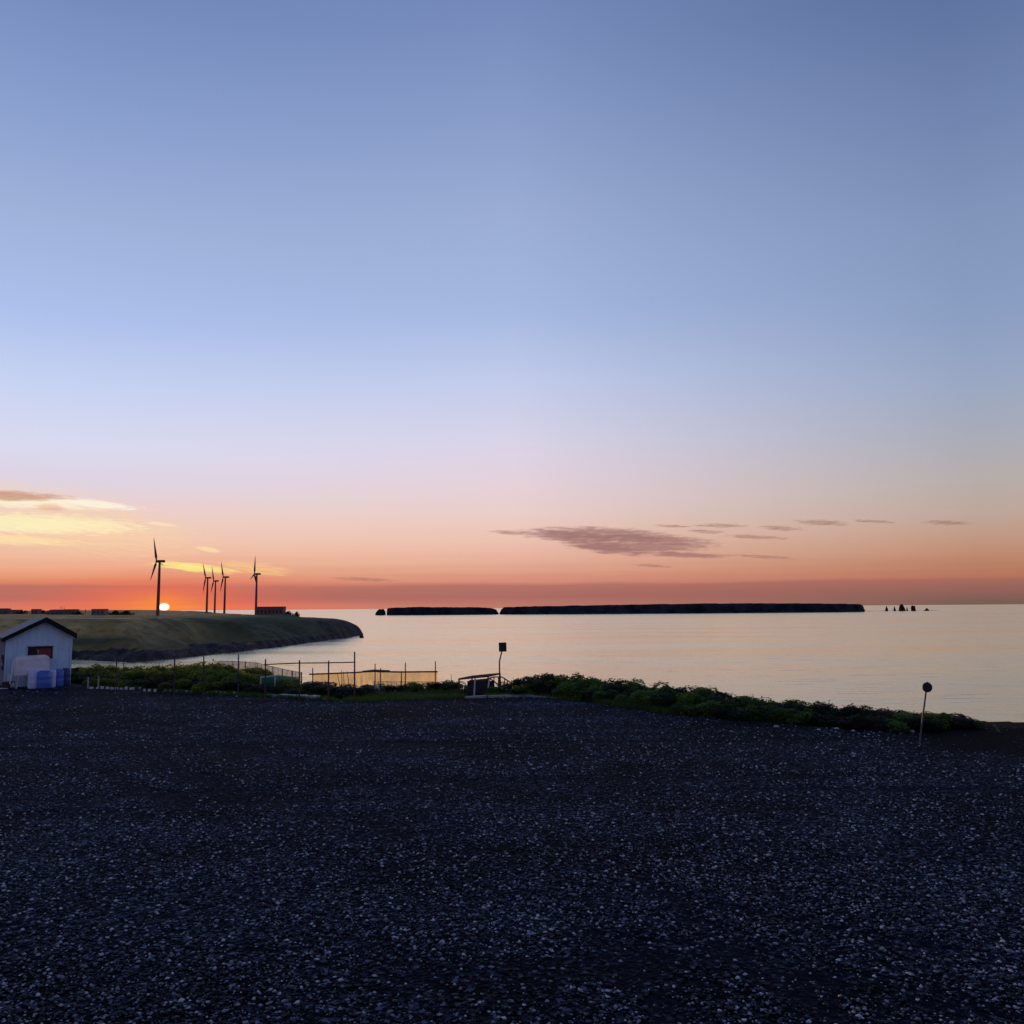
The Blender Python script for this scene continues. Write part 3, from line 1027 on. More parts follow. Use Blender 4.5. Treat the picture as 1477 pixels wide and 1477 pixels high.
# ------------------------------------------------------------------ far buildings on the plateau
def far_building(x0, x1, y_top, D, label, wall='bldg', roof='flat', depth=12.0, windows=0, base_drop=3.0, y_base=None):
    a, b = at_d(x0, y_top, D), at_d(x1, y_top, D)
    W = b.x - a.x
    zt = a.z
    zb = head_z((a.x + b.x) / 2, D) - 1.0
    if y_base:
        zb = min(zb, at_d((x0 + x1) / 2, y_base, D).z)
    Hh = max(zt - zb, 3.0)
    root = empty('farm_building', ((a.x + b.x) / 2, D, zb), label, 'building', 'far buildings on the plateau')
    wh = Hh if roof == 'flat' else Hh * 0.62
    MB().box((0, depth / 2, wh / 2), (W, depth, wh)).build('wall', M[wall], root)
    if roof == 'flat':
        MB().box((0, depth / 2, wh + 0.2), (W + 0.8, depth + 0.8, 0.4)).build('roof', M['bldg_roof'], root)
    else:
        mb = MB()
        o = 0.6
        z1, z2 = wh + 0.01, Hh
        mb.add([(-W / 2 - o, -o, z1), (W / 2 + o, -o, z1), (W / 2 + o, depth + o, z1), (-W / 2 - o, depth + o, z1),
                (-W / 2 + W * .12, depth / 2, z2), (W / 2 - W * .12, depth / 2, z2)],
               [(0, 1, 5, 4), (1, 2, 5), (2, 3, 4, 5), (3, 0, 4), (0, 3, 2, 1)])
        mb.build('roof', M['bldg_roof'], root)
    for k in range(windows):
        x = -W / 2 + W * (k + 0.5) / windows
        MB().box((x, -0.03, wh * 0.55), (W / windows * 0.45, 0.12, wh * 0.3)).build('window', M['glass'], root)
    return root


far_building(-14, 12, 877.5, 1500, 'broad hip roofed building partly cut off by the edge of the photo', 'bldg', 'hip', 16, 3)
far_building(17.5, 27.5, 879.8, 1550, 'low flat shed between the cut off building and the block house', 'bldg', 'flat', 12, 2)
far_building(45, 54.5, 878.8, 1450, 'small square block house with flat roof above the hut ridge', 'bldg', 'flat', 12, 2)
far_building(67, 91, 879.2, 1300, 'long low barn with two masts rising behind it', 'bldg', 'hip', 14, 4)
far_building(93, 108.5, 879.2, 1250, 'plum coloured box building joined to the end of the long barn', 'bldg', 'flat', 12, 3)
far_building(132, 151, 878.8, 1100, 'pale walled farmhouse alone on the plateau', 'bldg_pale', 'flat', 10, 3)
far_building(33, 37, 880.5, 1600, 'tiny hut between the low shed and the block house', 'bldg', 'hip', 8)
blk = far_building(369.5, 408, 875.5, 1150, 'dark flat roofed block below the turbine nearest the point', 'bldg', 'flat', 16, 7, y_base=886)
blk.name = 'pumping_station'
MB().box((9.0, 7, 9.9), (17, 9, 1.4)).build('parapet', M['bldg_roof'], blk)
for (px, yt, D, lab) in ((88.3, 874.5, 1320, 'taller thin mast behind the long low barn'), (92.5, 876, 1325, 'shorter thin mast by the plum box building'), (15.5, 876.5, 1500, 'thin pole right of the cut off building'), (123.5, 878.5, 1180, 'thin pole left of the pale farmhouse')):
    p = at_d(px, yt, D)
    zb = head_z(p.x, D)
    tag(MB().tube([(0, 0, -0.5), (0, 0, p.z - zb)], [0.45, 0.3], 6).box((0, 0, (p.z - zb) * 0.9), (2.2, 0.3, 0.3)).build('mast', M['bldg'], None, (p.x, D, zb)), lab, 'mast')


# ------------------------------------------------------------------ bushes
def bush_mesh(name, seed, nleaf, mat, lobes=7, leaf=0.10, spiky=0.0):
    nleaf = int(nleaf * 1.5)
    lobes += 3
    """unit bush: about 1 m across and 1 m tall, leaves spread through several lobes"""
    g = np.random.default_rng(seed)
    lc = np.stack([g.normal(0, 0.27, lobes), g.normal(0, 0.27, lobes), 0.25 + 0.55 * g.random(lobes)], -1)
    lc[0] = (0, 0, 0.3)
    lr = 0.22 + 0.14 * g.random(lobes)
    lr[0] = 0.46
    wgt = lr ** 2
    pick = g.choice(lobes, nleaf, p=wgt / wgt.sum())
    d = g.normal(0, 1, (nleaf, 3))
    d /= np.linalg.norm(d, axis=1)[:, None]
    rad = lr[pick] * (0.72 + 0.33 * g.random(nleaf))
    pos = lc[pick] + d * rad[:, None]
    out_s = g.random(nleaf) < 0.05
    pos[out_s] += d[out_s] * (0.035 + spiky * 0.5 * g.random(out_s.sum())[:, None]) * np.array([0.6, 0.6, 1.2])
    pos[:, 2] = np.abs(pos[:, 2])
    pos[:, 2] /= np.percentile(pos[:, 2], 94 if not spiky > 0.3 else 99.9)
    nrm = d + g.normal(0, 0.55, (nleaf, 3)) + np.array([0, 0, 0.35])
    nrm /= np.linalg.norm(nrm, axis=1)[:, None]
    a = np.cross(nrm, g.normal(0, 1, (nleaf, 3)))
    a /= np.linalg.norm(a, axis=1)[:, None]
    b = np.cross(nrm, a)
    L = leaf * (0.6 + 0.8 * g.random(nleaf))
    wv = L * (0.45 + 0.25 * g.random(nleaf))
    v0 = pos - a * L[:, None] * 0.5
    v2 = pos + a * L[:, None] * 0.5
    v1 = pos + b * wv[:, None] * 0.5 - nrm * L[:, None] * 0.12
    v3 = pos - b * wv[:, None] * 0.5 - nrm * L[:, None] * 0.12
    co = np.stack([v0, v1, v2, v3], 1).reshape(-1, 3)
    fs = np.arange(nleaf * 4).reshape(-1, 4)
    lobe_t = g.random(lobes)
    tint = np.clip(0.7 * lobe_t[pick] + 0.5 * g.random(nleaf) - 0.1, 0, 1)
    return raw_mesh(name, co, fs, mat, False, {'tint': np.repeat(tint, 4)})


B_dark = [bush_mesh('coastal_bush', 20 + k, 1700, M['leaf_dark'], 8, 0.105, 0.1) for k in range(5)]
B_green = [bush_mesh('coastal_bush', 40 + k, 1500, M['leaf_green'], 7, 0.12, 0.06) for k in range(3)]
B_olive = [bush_mesh('coastal_bush', 60 + k, 1500, M['leaf_olive'], 8, 0.11, 0.12) for k in range(4)]
B_spike = bush_mesh('coastal_bush', 90, 1600, M['leaf_dark'], 9, 0.09, 0.5)
B_low = [bush_mesh('low_plant', 70 + k, 700, M['leaf_green'], 5, 0.15, 0.15) for k in range(3)]


def bush(me, x, y, w, h, label, group, name='coastal_bush', cat='bush', zoff=-0.05):
    o = mesh_obj(name, me, None, (x, y, ghs(x, y) + zoff))
    o.scale = (w, w, h)
    o.rotation_euler = (0, 0, rng.uniform(0, 6.28))
    return tag(o, label, cat, group)


# right-hand hedge along the edge of the lot: silhouette from the photograph
sil = [(735, 986), (750, 980), (775, 976), (790, 975), (830, 979), (870, 986), (930, 990), (1010, 997), (1060, 1009), (1130, 1018), (1200, 1024), (1260, 1029), (1310, 1031), (1350, 1033), (1380, 1043), (1395, 1050)]
sx = np.array([a for a, _ in sil], float)
sy = np.array([b for _, b in sil], float) - np.interp(sx, [735, 1100, 1350, 1395], [1.0, 4.0, 4.5, 2.0])
HG = 'dark coastal bushes of the hedge along the lot edge'
lab_b = 'dark leafy bush in the crowded hedge between the gravel and the sea'
lab_g = 'brighter green bush inside the dark hedge along the gravel edge'
hedge = 0


def edge_y(x):
    return float(np.interp(x, ex, ey))


for row, (u, cnt) in enumerate(((0.55, 42), (1.9, 38), (3.3, 36))):
    for k in range(cnt):
        px = 738 + (1388 - 738) * (k + rng.uniform(0.2, 0.8)) / cnt
        # world point: march along the pixel column's azimuth to the edge
        d = ray(px, 1010)
        lo = 20.0
        for _ in range(60):
            x = d.x / d.y * lo
            if lo > edge_y(x):
                break
            lo += 0.4
        narrow = np.interp(px, [740, 1300, 1390], [1.0, 0.75, 0.4])
        Dk = lo + u * narrow + rng.uniform(-0.4, 0.4)
        x = d.x / d.y * Dk
        zt = at_d(px, float(np.interp(px, sx, sy)), Dk).z
        h_max = zt - ghs(x, Dk)
        f = (0.66, 0.86, 1.0)[row] * rng.uniform(0.74, 1.12)
        if row == 0 and rng.random() < 0.2:
            f *= 0.7
        h = max(0.3, h_max * f)
        wd = max(0.9, min(2.3, h * rng.uniform(1.2, 1.9)))
        green = (930 < px < 1100 and row < 2 and rng.random() < 0.75) or rng.random() < (0.36 if px < 1150 else 0.08)
        me = rng.choice(B_green) if green else rng.choice(B_dark)
        bush(me, x, Dk, wd, h, lab_g if green else lab_b, HG)
        hedge += 1
p = at_d(788, 973, 44.0)
bush(B_spike, p.x, 44.0, 1.5, p.z - ghs(p.x, 44.0), 'tallest bush of the hedge with a small spike poking out of its top', HG)
p = at_d(1352, 1029, 28.6)
bush(B_green[0], p.x, 28.6, 0.9, p.z - ghs(p.x, 28.6), 'last leafy bush of the hedge just past the leaning round marker', HG)

# weeds behind the left part of the lot
silL = [(100, 964), (140, 962), (200, 963), (230, 962), (260, 960), (300, 960), (330, 963), (370, 967), (400, 974), (440, 984)]
lx = np.array([a for a, _ in silL], float)
ly = np.array([b for _, b in silL], float)
LG = 'olive weeds behind the lot between hut and racks'
lab_o = 'olive green weedy bush in the thicket between the hut and the pole racks'
for row, (u, cnt) in enumerate(((1.5, 22), (4.5, 22), (8.0, 20))):
    for k in range(cnt):
        px = 104 + (430 - 104) * (k + rng.uniform(0.2, 0.8)) / cnt
        d = ray(px, 990)
        lo = 30.0
        for _ in range(90):
            x = d.x / d.y * lo
            if lo > edge_y(x):
                break
            lo += 0.4
        Dk = lo + u + rng.uniform(-0.7, 0.7)
        x = d.x / d.y * Dk
        zt = at_d(px, float(np.interp(px, lx, ly)), Dk).z
        f = (0.42, 0.75, 1.0)[row] * rng.uniform(0.85, 1.05)
        h = max(0.35, (zt - ghs(x, Dk)) * f)
        wd = max(1.0, min(2.4, h * rng.uniform(1.3, 1.8)))
        dark = row == 0 and (rng.random() < 0.45 or px > 350) or px < 125
        me = rng.choice(B_dark) if dark else rng.choice(B_olive)
        bush(me, x, Dk, wd, h, 'dark weed clump at the front of the olive thicket' if dark else lab_o, LG)

# scattered low bushes in the middle
CG = 'low bushes before the yellow nets'
for px, yt, D, wd, kind, lab in (
        (447, 983, 46, 1.2, 'd', 'dark bush at the start of the yellow net rack'),
        (466, 988, 43, 1.5, 'd', 'broad dark bush covering the foot of the middle rack pole'),
        (484, 988, 42, 1.3, 'd', 'dark bush in front of the bundle of thin sticks'),
        (501, 993, 41, 1.6, 'd', 'dark sprawling bush left of the tall end pole'),
        (517, 991, 41.5, 1.4, 'd', 'dark bush right at the foot of the tall end pole'),
        (536, 991, 44, 1.1, 'g', 'small green bush left of the white float'),
        (556, 989, 44, 1.0, 'd', 'round black bush right of the white float'),
        (576, 993, 44, 1.2, 'd', 'flat dark bush beneath the middle of the yellow net'),
        (599, 985, 44, 0.9, 'g', 'upright leafy bush standing out against the yellow net'),
        (626, 988, 44, 0.9, 'd', 'dark ball shaped bush at the end post of the yellow net'),
        (646, 990, 44, 1.1, 'g', 'green bush under the low wire fence past the yellow net'),
        (656, 987, 44.5, 0.9, 'g', 'green bush touching the black crate frame'),
        (736, 987, 42.5, 1.0, 'g', 'green bush at the foot of the square sign'),
        (716, 993, 41, 0.8, 'g', 'small green bush in front of the stair rail')):
    p = at_d(px, yt, D)
    bush(rng.choice(B_dark if kind == 'd' else B_green), p.x, D, wd, max(0.4, p.z - ghs(p.x, D)), lab, CG)
for px, yt, hw, D, lab in ((415, 882.8, 5.2, 1120, 'round tree clump right of the dark flat roofed block'), (427.5, 883.6, 3.2, 1120, 'smaller round tree clump further along the headland crest'), (112, 883.0, 5, 1250, 'scrubby tree clump right of the plum box building'), (165, 881.8, 6, 1180, 'low wide tree clump between the pale farmhouse and the tallest turbine'), (180, 882.2, 8, 1180, 'longer tree clump nearest the tallest turbine on its left'), (60, 881.2, 5, 1500, 'dark tree clump between the block house and the long barn'), (30, 881.6, 3, 1540, 'small tree clump beside the tiny far hut')):
    p = at_d(px, yt, D)
    o = mesh_obj('far_bush', B_dark[1], None, (p.x, D, p.z - 8.0))
    w_ = hw * 2 / F * D
    o.scale = (w_, w_, 8.0)
    tag(o, lab, 'tree clump')

# grass along the verge
bl = []
tn = []
for _ in range(5200):
    px = rng.choice((rng.uniform(500, 670), rng.uniform(700, 980), rng.uniform(860, 965), rng.uniform(120, 480)))
    d = ray(px, 1010)
    lo = 22.0
    while lo < d.y / d.y * 80 and lo <= edge_y(d.x / d.y * lo):
        lo += 0.35
    if 500 < px < 670:
        Dk = lo + abs(rng.gauss(0, 2.0)) - 0.3
    else:
        Dk = lo + abs(rng.gauss(0, 0.5)) - 0.4
    x = d.x / d.y * Dk + rng.uniform(-0.1, 0.1)
    z = ghs(x, Dk)
    for _b in range(5):
        h = rng.uniform(0.07, 0.24)
        a = rng.uniform(0, 6.28)
        x2, y2 = x + rng.uniform(-.12, .12), Dk + rng.uniform(-.12, .12)
        wx, wy = 0.012 * math.cos(a), 0.012 * math.sin(a)
        lx_, ly_ = rng.uniform(-.09, .09), rng.uniform(-.09, .09)
        bl += [(x2 - wx, y2 - wy, z - 0.03), (x2 + wx, y2 + wy, z - 0.03), (x2 + lx_, y2 + ly_, z + h)]
        tn += [rng.random()] * 3
bl = np.array(bl)
me = raw_mesh('grass', bl, np.arange(len(bl)).reshape(-1, 3), M['grass'], False, {'tint': tn})
tag(mesh_obj('grass', me), 'short green grass fringing the gravel lot', 'grass', kind='stuff')

# ------------------------------------------------------------------ fishing hut
A = at_z(5, 992, 0)
WD = R(34)
wdir = Vector((math.cos(WD), math.sin(WD), 0))
axd = Vector((-math.sin(WD), math.cos(WD), 0))
# width so that the far corner falls at x = 101
r1 = ray(101, 985)
k = r1.x / r1.y
Wh = (k * A.y - A.x) / (wdir.x - k * wdir.y)
root = empty('fishing_hut', A, 'pale blue grey metal hut with dark gable trim at the lot edge', 'hut', None, WD)
Dh = 6.0


def z_on_wall(px, py, fx):
    """height of a pixel on the front wall plane at fraction fx along it"""
    p = A + wdir * (Wh * fx)
    return at_d(px, py, p.y).z


zl = z_on_wall(5, 921, 0)
zr = z_on_wall(101, 914.5, 1)
rf = 0.575
zt = z_on_wall(62, 893.5, rf)
# front wall as real corrugation: many narrow ribs
mb = MB()
nr = 44
pts = []
for i in range(nr * 2 + 1):
    x = Wh * i / (nr * 2)
    y = 0.0 if i % 2 == 0 else -0.018
    zt_i = zl + (zt - zl) * (x / Wh / rf) if x / Wh <= rf else zt + (zr - zt) * ((x / Wh - rf) / (1 - rf))
    pts.append((x, y, zt_i))
vs = [(x, y, 0) for x, y, z in pts] + [(x, y, z) for x, y, z in pts]
n_ = len(pts)
mb.add(vs, [(i, i + 1, n_ + i + 1, n_ + i) for i in range(n_ - 1)])
mb.build('wall', M['cladding'], root)
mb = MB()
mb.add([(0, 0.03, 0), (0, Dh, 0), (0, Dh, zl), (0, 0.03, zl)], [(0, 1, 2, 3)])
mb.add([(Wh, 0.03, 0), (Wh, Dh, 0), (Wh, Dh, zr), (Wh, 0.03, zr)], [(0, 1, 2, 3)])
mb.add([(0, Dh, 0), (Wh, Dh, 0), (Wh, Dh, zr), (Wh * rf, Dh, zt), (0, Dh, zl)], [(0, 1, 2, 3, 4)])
mb.build('wall', M['cladding_shade'], root)
# corner trims
MB().box((0.03, -0.03, zl / 2), (0.09, 0.05, zl)).build('corner_trim', M['cladding'], root)
MB().box((Wh - 0.03, -0.03, zr / 2), (0.09, 0.05, zr)).build('corner_trim', M['cladding'], root)
ov = 0.30
sl = (zt - zl) / (Wh * rf)
sr = (zt - zr) / (Wh * (1 - rf))
e1 = (-0.16, zl - 0.16 * sl)
e2 = (Wh + 0.16, zr - 0.16 * sr)
th = 0.07
mb = MB()
fr = Matrix.Translation((0, -ov, 0))
mb.prism([(e1[0], e1[1] + .02), (Wh * rf, zt + .02), (Wh * rf, zt + .02 + th), (e1[0], e1[1] + .02 + th)], Dh + 2 * ov, fr)
mb.prism([(Wh * rf, zt + .02), (e2[0], e2[1] + .02), (e2[0], e2[1] + .02 + th), (Wh * rf, zt + .02 + th)], Dh + 2 * ov, fr)
mb.build('roof', M['roof'], root)
fr = Matrix.Translation((0, -ov - 0.05, 0))
mb = MB()
mb.prism([(e1[0] - .03, e1[1] - .10), (Wh * rf, zt - .10), (Wh * rf, zt + .13), (e1[0] - .03, e1[1] + .13)], 0.046, fr)
mb.build('gable_trim', M['rake'], root)
mb = MB()
mb.prism([(Wh * rf, zt - .16), (e2[0] + .03, e2[1] - .16), (e2[0] + .03, e2[1] + .13), (Wh * rf, zt + .13)], 0.046, fr)
mb.build('gable_trim', M['rake'], root)
MB().box((e1[0] - 0.045, Dh / 2, e1[1] + 0.03), (0.05, Dh + 2 * ov - 0.02, 0.16)).build('eaves_trim', M['rake'], root)


def fx_of(px):
    rr = ray(px, 940)
    kk = rr.x / rr.y
    return (kk * A.y - A.x) / (wdir.x - kk * wdir.y) / Wh


def wall_rect(px0, px1, py0, py1):
    f0, f1 = fx_of(px0), fx_of(px1)
    fm = (f0 + f1) / 2
    pm = (px0 + px1) / 2
    return f0 * Wh, f1 * Wh, z_on_wall(pm, py1, fm), z_on_wall(pm, py0, fm)


x0, x1, z0, z1 = wall_rect(40, 75.5, 933, 948.5)
win = MB().box(((x0 + x1) / 2, -0.045, (z0 + z1) / 2), (x1 - x0, 0.05, z1 - z0)).build('window', M['glass'], root)
mb = MB()
for (bx, bz, bw, bh) in (((x0 + x1) / 2, z1 + .015, x1 - x0 + .06, .05), ((x0 + x1) / 2, z0 - .015, x1 - x0 + .06, .05)):
    mb.box((bx, -0.055, bz), (bw, 0.06, bh))
mb.build('frame', M['black'], win)
xr0, xr1, zr0, zr1 = wall_rect(56, 73.5, 935.5, 947)
MB().box(((xr0 + xr1) / 2, -0.082, (zr0 + zr1) / 2), (xr1 - xr0, 0.018, zr1 - zr0)).build('curtain', M['red'], win)
xm, _, zm0, zm1 = wall_rect(53.2, 55.4, 936.5, 945.5)
mb = MB().tube([(xm, -0.10, zm0), (xm + 0.05, -0.10, zm0 + 0.1), (xm + 0.055, -0.10, zm1 - 0.05), (xm - 0.03, -0.10, zm1)], 0.016, 6)
mb.build('hook', M['white'], win)
MB().box((-0.03, 1.5, 1.25), (0.05, 1.2, 0.8)).build('window', M['glass'], root)

# things in front of the hut
def on_wall(px, off):
    """ground point in front of the hut wall, off metres out, on the ray through px"""
    rr = ray(px, 990)
    kk = rr.x / rr.y
    B0 = A - axd * off
    f = (kk * B0.y - B0.x) / (wdir.x - kk * wdir.y)
    return B0 + wdir * f


def make_drum(px, px_w, off, y_top, mat, label):
    p = on_wall(px, off)
    p.z = ghs(p.x, p.y)
    r = px_w / F * p.y / 2 * 1.02
    h = at_d(px, y_top, p.y).z - p.z
    o = empty('plastic_drum', p, label, 'drum', 'drums in front of the hut')
    prof = [(r * .90, 0), (r * .97, .03), (r, .10), (r, h * .30), (r * 1.03, h * .33), (r, h * .36), (r, h * .62), (r * 1.03, h * .65), (r, h * .68), (r, h * .86), (r * .93, h * .94), (r * .80, h * .965)]
    MB().lathe(prof, 28).build('barrel', M[mat], o, smooth=True)
    MB().lathe([(r * .66, h * .966), (r * .70, h * .975), (r * .70, h), (r * .62, h * 1.01)], 24).build('lid', M[mat], o, smooth=True)
    mb = MB()
    mb.tube([(-r * .5, -r * .55, h * .95), (-r * .5, -r * .60, h * 1.03), (-r * .25, -r * .68, h * 1.03), (-r * .25, -r * .66, h * .95)], 0.014, 6)
    mb.build('handle', M[mat], o)
    return o


make_drum(47.5, 13.5, 1.55, 967, 'drum_pale', 'pale blue drum in front of the white tank')
make_drum(63.5, 17, 1.75, 967.5, 'drum_blue', 'biggest bright blue drum in the middle of the row')
make_drum(75, 9, 1.35, 966, 'drum_pale', 'whitish drum half hidden behind the bright blue drum')
make_drum(84.5, 12, 0.95, 965.5, 'drum_blue', 'second blue drum from the end, close to the hut wall')
make_drum(94.5, 11, 0.75, 964, 'drum_dark', 'dark blue drum at the end of the row by the hut corner')

p = on_wall(44, 0.85)
tw = 43 / F * p.y
zt0, zt1 = at_d(44, 973.5, p.y).z, at_d(44, 947, p.y).z
t_ = empty('water_tank', (p.x, p.y, 0), 'white resin tank on thin legs against the hut wall under the window', 'tank', None, WD)
mb = MB().box((0, 0, (zt0 + zt1) / 2), (tw, 0.75, zt1 - zt0), ry=R(-2))
mb.build('tank_body', M['frp'], t_, bevel=0.06)
MB().box((-0.05, 0, zt1 + 0.02), (tw * 0.86, 0.6, 0.06), ry=R(-2)).build('lid', M['frp'], t_, bevel=0.02)
for sx_, sy_ in ((-1, -1), (1, -1), (-1, 1), (1, 1)):
    MB().tube([(sx_ * (tw / 2 - 0.22) * 1.0, sy_ * 0.3, zt0 + 0.03), (sx_ * (tw / 2 - 0.12), sy_ * 0.33, -0.02)], 0.035, 8).build('leg', M['white'], t_)
MB().tube([(-tw / 2 - 0.06, -0.30, zt1 - 0.12), (-tw / 2 - 0.14, -0.32, zt0), (-tw / 2 - 0.17, -0.33, 0.25)], 0.03, 8).build('drain_pipe', M['frp'], t_)
p = on_wall(12, 0.9)
hb = at_d(12, 983, p.y).z
mb = MB().box((0, 0, hb / 2), (0.46, 0.42, hb))
o = mb.build('dark_crate', M['black'], None, (p.x, p.y, 0), bevel=0.02)
tag(o, 'low black crate by the left corner of the hut', 'crate')
o = empty('jerry_can', (p.x, p.y, hb), 'small white jerry can standing on the low black crate', 'jerry can', None, 0.3)
hh = at_d(12, 972, p.y).z - hb
MB().box((0, 0, hh / 2), (0.19, 0.15, hh)).build('can_body', M['white'], o, bevel=0.03)
MB().tube([(0.05, 0, hh - .01), (0.05, 0, hh + 0.05)], 0.028, 8).build('cap', M['drum_blue'], o)
MB().tube([(-.08, 0, hh - .02), (-.06, 0, hh + .05), (0.0, 0, hh + .05), (0.01, 0, hh - .01)], 0.012, 6).build('handle', M['white'], o)
for px, lab in ((19, 'pale round buoy on the ground between crate and tank'), (3, 'flat pale board lying at the left edge of the photo')):
    p = on_wall(px, 1.1)
    if px == 19:
        prof = [(0.02, 0), (0.10, .03), (0.15, .10), (0.16, .16), (0.13, .25), (0.07, .30), (0.03, .34), (0.03, .37)]
        tag(MB().lathe(prof, 18).build('float_buoy', M['concrete'], None, (p.x, p.y, 0), smooth=True), lab, 'buoy')
    else:
        o = MB().box((0, 0, 0.05), (0.5, 0.22, 0.04), rz=0.6, ry=0.06).build('board', M['white'], None, (p.x, p.y, 0))
        tag(o, lab, 'board')

# ------------------------------------------------------------------ fences, racks, nets
def gp(px, D):
    d = ray(px, 1000)
    x = d.x / d.y * D
    return Vector((x, D, ghs(x, D)))


def post_to(px, y_top, D, xt=None):
    """base on the ground and top of a post seen at column px"""
    b = gp(px, D)
    t = at_d(xt if xt is not None else px, y_top, D)
    b.z -= 0.12
    return b, t


def rack(name, posts, mat, label, cat, rails=(), rad=0.03, rail_mat=None, rail_name='rail', rail_rad=0.022, group=None):
    """posts: (px, y_top, D[, x_top]); rails: lists of (px, y, D)"""
    b0, _ = post_to(*posts[0])
    root = empty(name, b0, label, cat, group)
    for q in posts:
        b, t = post_to(*q)
        MB().tube([b - b0, t - b0], [rad, rad * 0.85], 8).build('post', M[mat], root, smooth=True)
    for rl in rails:
        pts = [at_d(*q) - b0 for q in rl]
        MB().tube(pts, rail_rad, 6).build(rail_name, M[rail_mat or mat], root, smooth=True)
    return root, b0


def sheet(name, root, b0, top, bottom, mat, nx=40, ny=8, sag=0.03, seed=1):
    """net hung between a top and a bottom line (lists of world points)"""
    tx = np.array([list(p - b0) for p in top])
    bx = np.array([list(p - b0) for p in bottom])
    s = np.linspace(0, 1, nx)
    ti = np.linspace(0, 1, len(tx))
    bi = np.linspace(0, 1, len(bx))
    T = np.stack([np.interp(s, ti, tx[:, k]) for k in range(3)], -1)
    Bm = np.stack([np.interp(s, bi, bx[:, k]) for k in range(3)], -1)
    v = np.linspace(0, 1, ny)
    G = T[None] * (1 - v[:, None, None]) + Bm[None] * v[:, None, None]
    wob = (fbm(s[None] * 14 + seed, v[:, None] * 2 + seed, 3) - 0.45) * 2 * sag * np.sin(np.pi * np.clip(v, 0.05, 0.95))[:, None]
    me = grid_mesh(name, G[..., 0] , G[..., 1] + wob * 2.5, G[..., 2], M[mat], True)
    return mesh_obj(name, me, root)


# (1) thin wire fence on the left
DW = 36.0
rack('wire_fence', [(252, 945, DW), (294, 946, DW), (344, 944, DW)], 'darkpole', 'wire fence of three thin posts in front of the olive thicket', 'fence',
     rails=[[(248, 960.5, DW), (294, 960, DW), (344, 958.5, DW)]], rad=0.030, rail_mat='greypole', rail_name='wire', rail_rad=0.008)
# (2) big pole rack with top rail and tall end pole
DR = 38.0
rack('pole_rack', [(383, 950.5, DR + .5), (432, 952, DR), (474, 953, DR), (511.5, 940, DR)], 'rust', 'brown pole rack with one long top rail and a taller end pole', 'rack',
     rails=[[(381, 958.5, DR + .5), (432, 956.4, DR), (474, 956, DR), (512, 955.2, DR)]], rad=0.036, rail_rad=0.026)
o = post_to(168, 940, 42)
tag(MB().tube([(0, 0, 0), o[1] - o[0]], [0.03, 0.025], 8).build('thin_pole', M['darkpole'], None, o[0]), 'single dark pole standing in the thicket near the hut', 'pole')
o = post_to(178.5, 954, 46)
tag(MB().tube([(0, 0, 0), o[1] - o[0]], [0.03, 0.025], 8).build('thin_pole', M['darkpole'], None, o[0]), 'shorter stake beside the single dark pole in the thicket', 'pole')
# (3) net fence running away behind the thicket
fa = [(435, 969.5, 50.0), (422, 967.2, 53), (407, 964.2, 57), (393, 961, 61.5), (371, 955.5, 66.5), (354, 954, 71), (335, 953.2, 76), (316, 952.6, 82)]
posts = [q for q in fa]
rt, b0 = rack('net_fence', posts, 'rust', 'pale net fence running back behind the green tarp', 'fence', rails=[[(q[0], q[1] + .6, q[2]) for q in fa]], rad=0.035, rail_rad=0.016)
extra = []
for k in range(16):
    f = (k + 0.5) / 16
    i = f * (len(fa) - 1)
    a, b, fr_ = fa[int(i)], fa[min(int(i) + 1, len(fa) - 1)], i - int(i)
    q = tuple(a[j] + (b[j] - a[j]) * fr_ for j in range(3))
    bb, tt = post_to(q[0], q[1] + 0.4, q[2])
    MB().tube([bb - b0, tt - b0], 0.016, 6).build('picket', M['rust'], rt)
top = [at_d(q[0], q[1] + .8, q[2]) for q in fa]
bot = [gp(q[0], q[2]) + Vector((0, 0, 0.1)) for q in fa]
sheet('net', rt, b0, top, bot, 'net_pale', 60, 6, 0.03, 3)
# (4) green tarp on a white pipe frame
DT = 44.0
b0 = gp(380, DT)
rt = empty('net_shelter', b0, 'green net shelter on a white pipe frame beside the thicket', 'shelter')
c1, c2, c3, c4 = at_d(376, 977.3, DT), at_d(400.5, 974.4, DT), at_d(432, 976.5, DT + 4), at_d(405, 977.5, DT + 4.5)
MB().tube([c1 - b0, c2 - b0], 0.04, 8).build('pipe', M['white'], rt, smooth=True)
for c in (at_d(396.8, 974.9, DT - .03), c1):
    MB().tube([c - b0, Vector((c.x, c.y, ghs(c.x, c.y))) - b0], 0.035, 8).build('leg', M['white'], rt, smooth=True)
for c in (c3, at_d(420, 975.6, DT + 2.4)):
    MB().tube([c - b0, Vector((c.x, c.y, ghs(c.x, c.y))) - b0], 0.03, 8).build('leg', M['greypole'], rt, smooth=True)
gnd = lambda p: Vector((p.x, p.y, ghs(p.x, p.y) + 0.03))
sheet('net', rt, b0, [c1, c2, c3], [gnd(c1), gnd(c2), gnd(c3)], 'net_green', 30, 6, 0.05, 8)
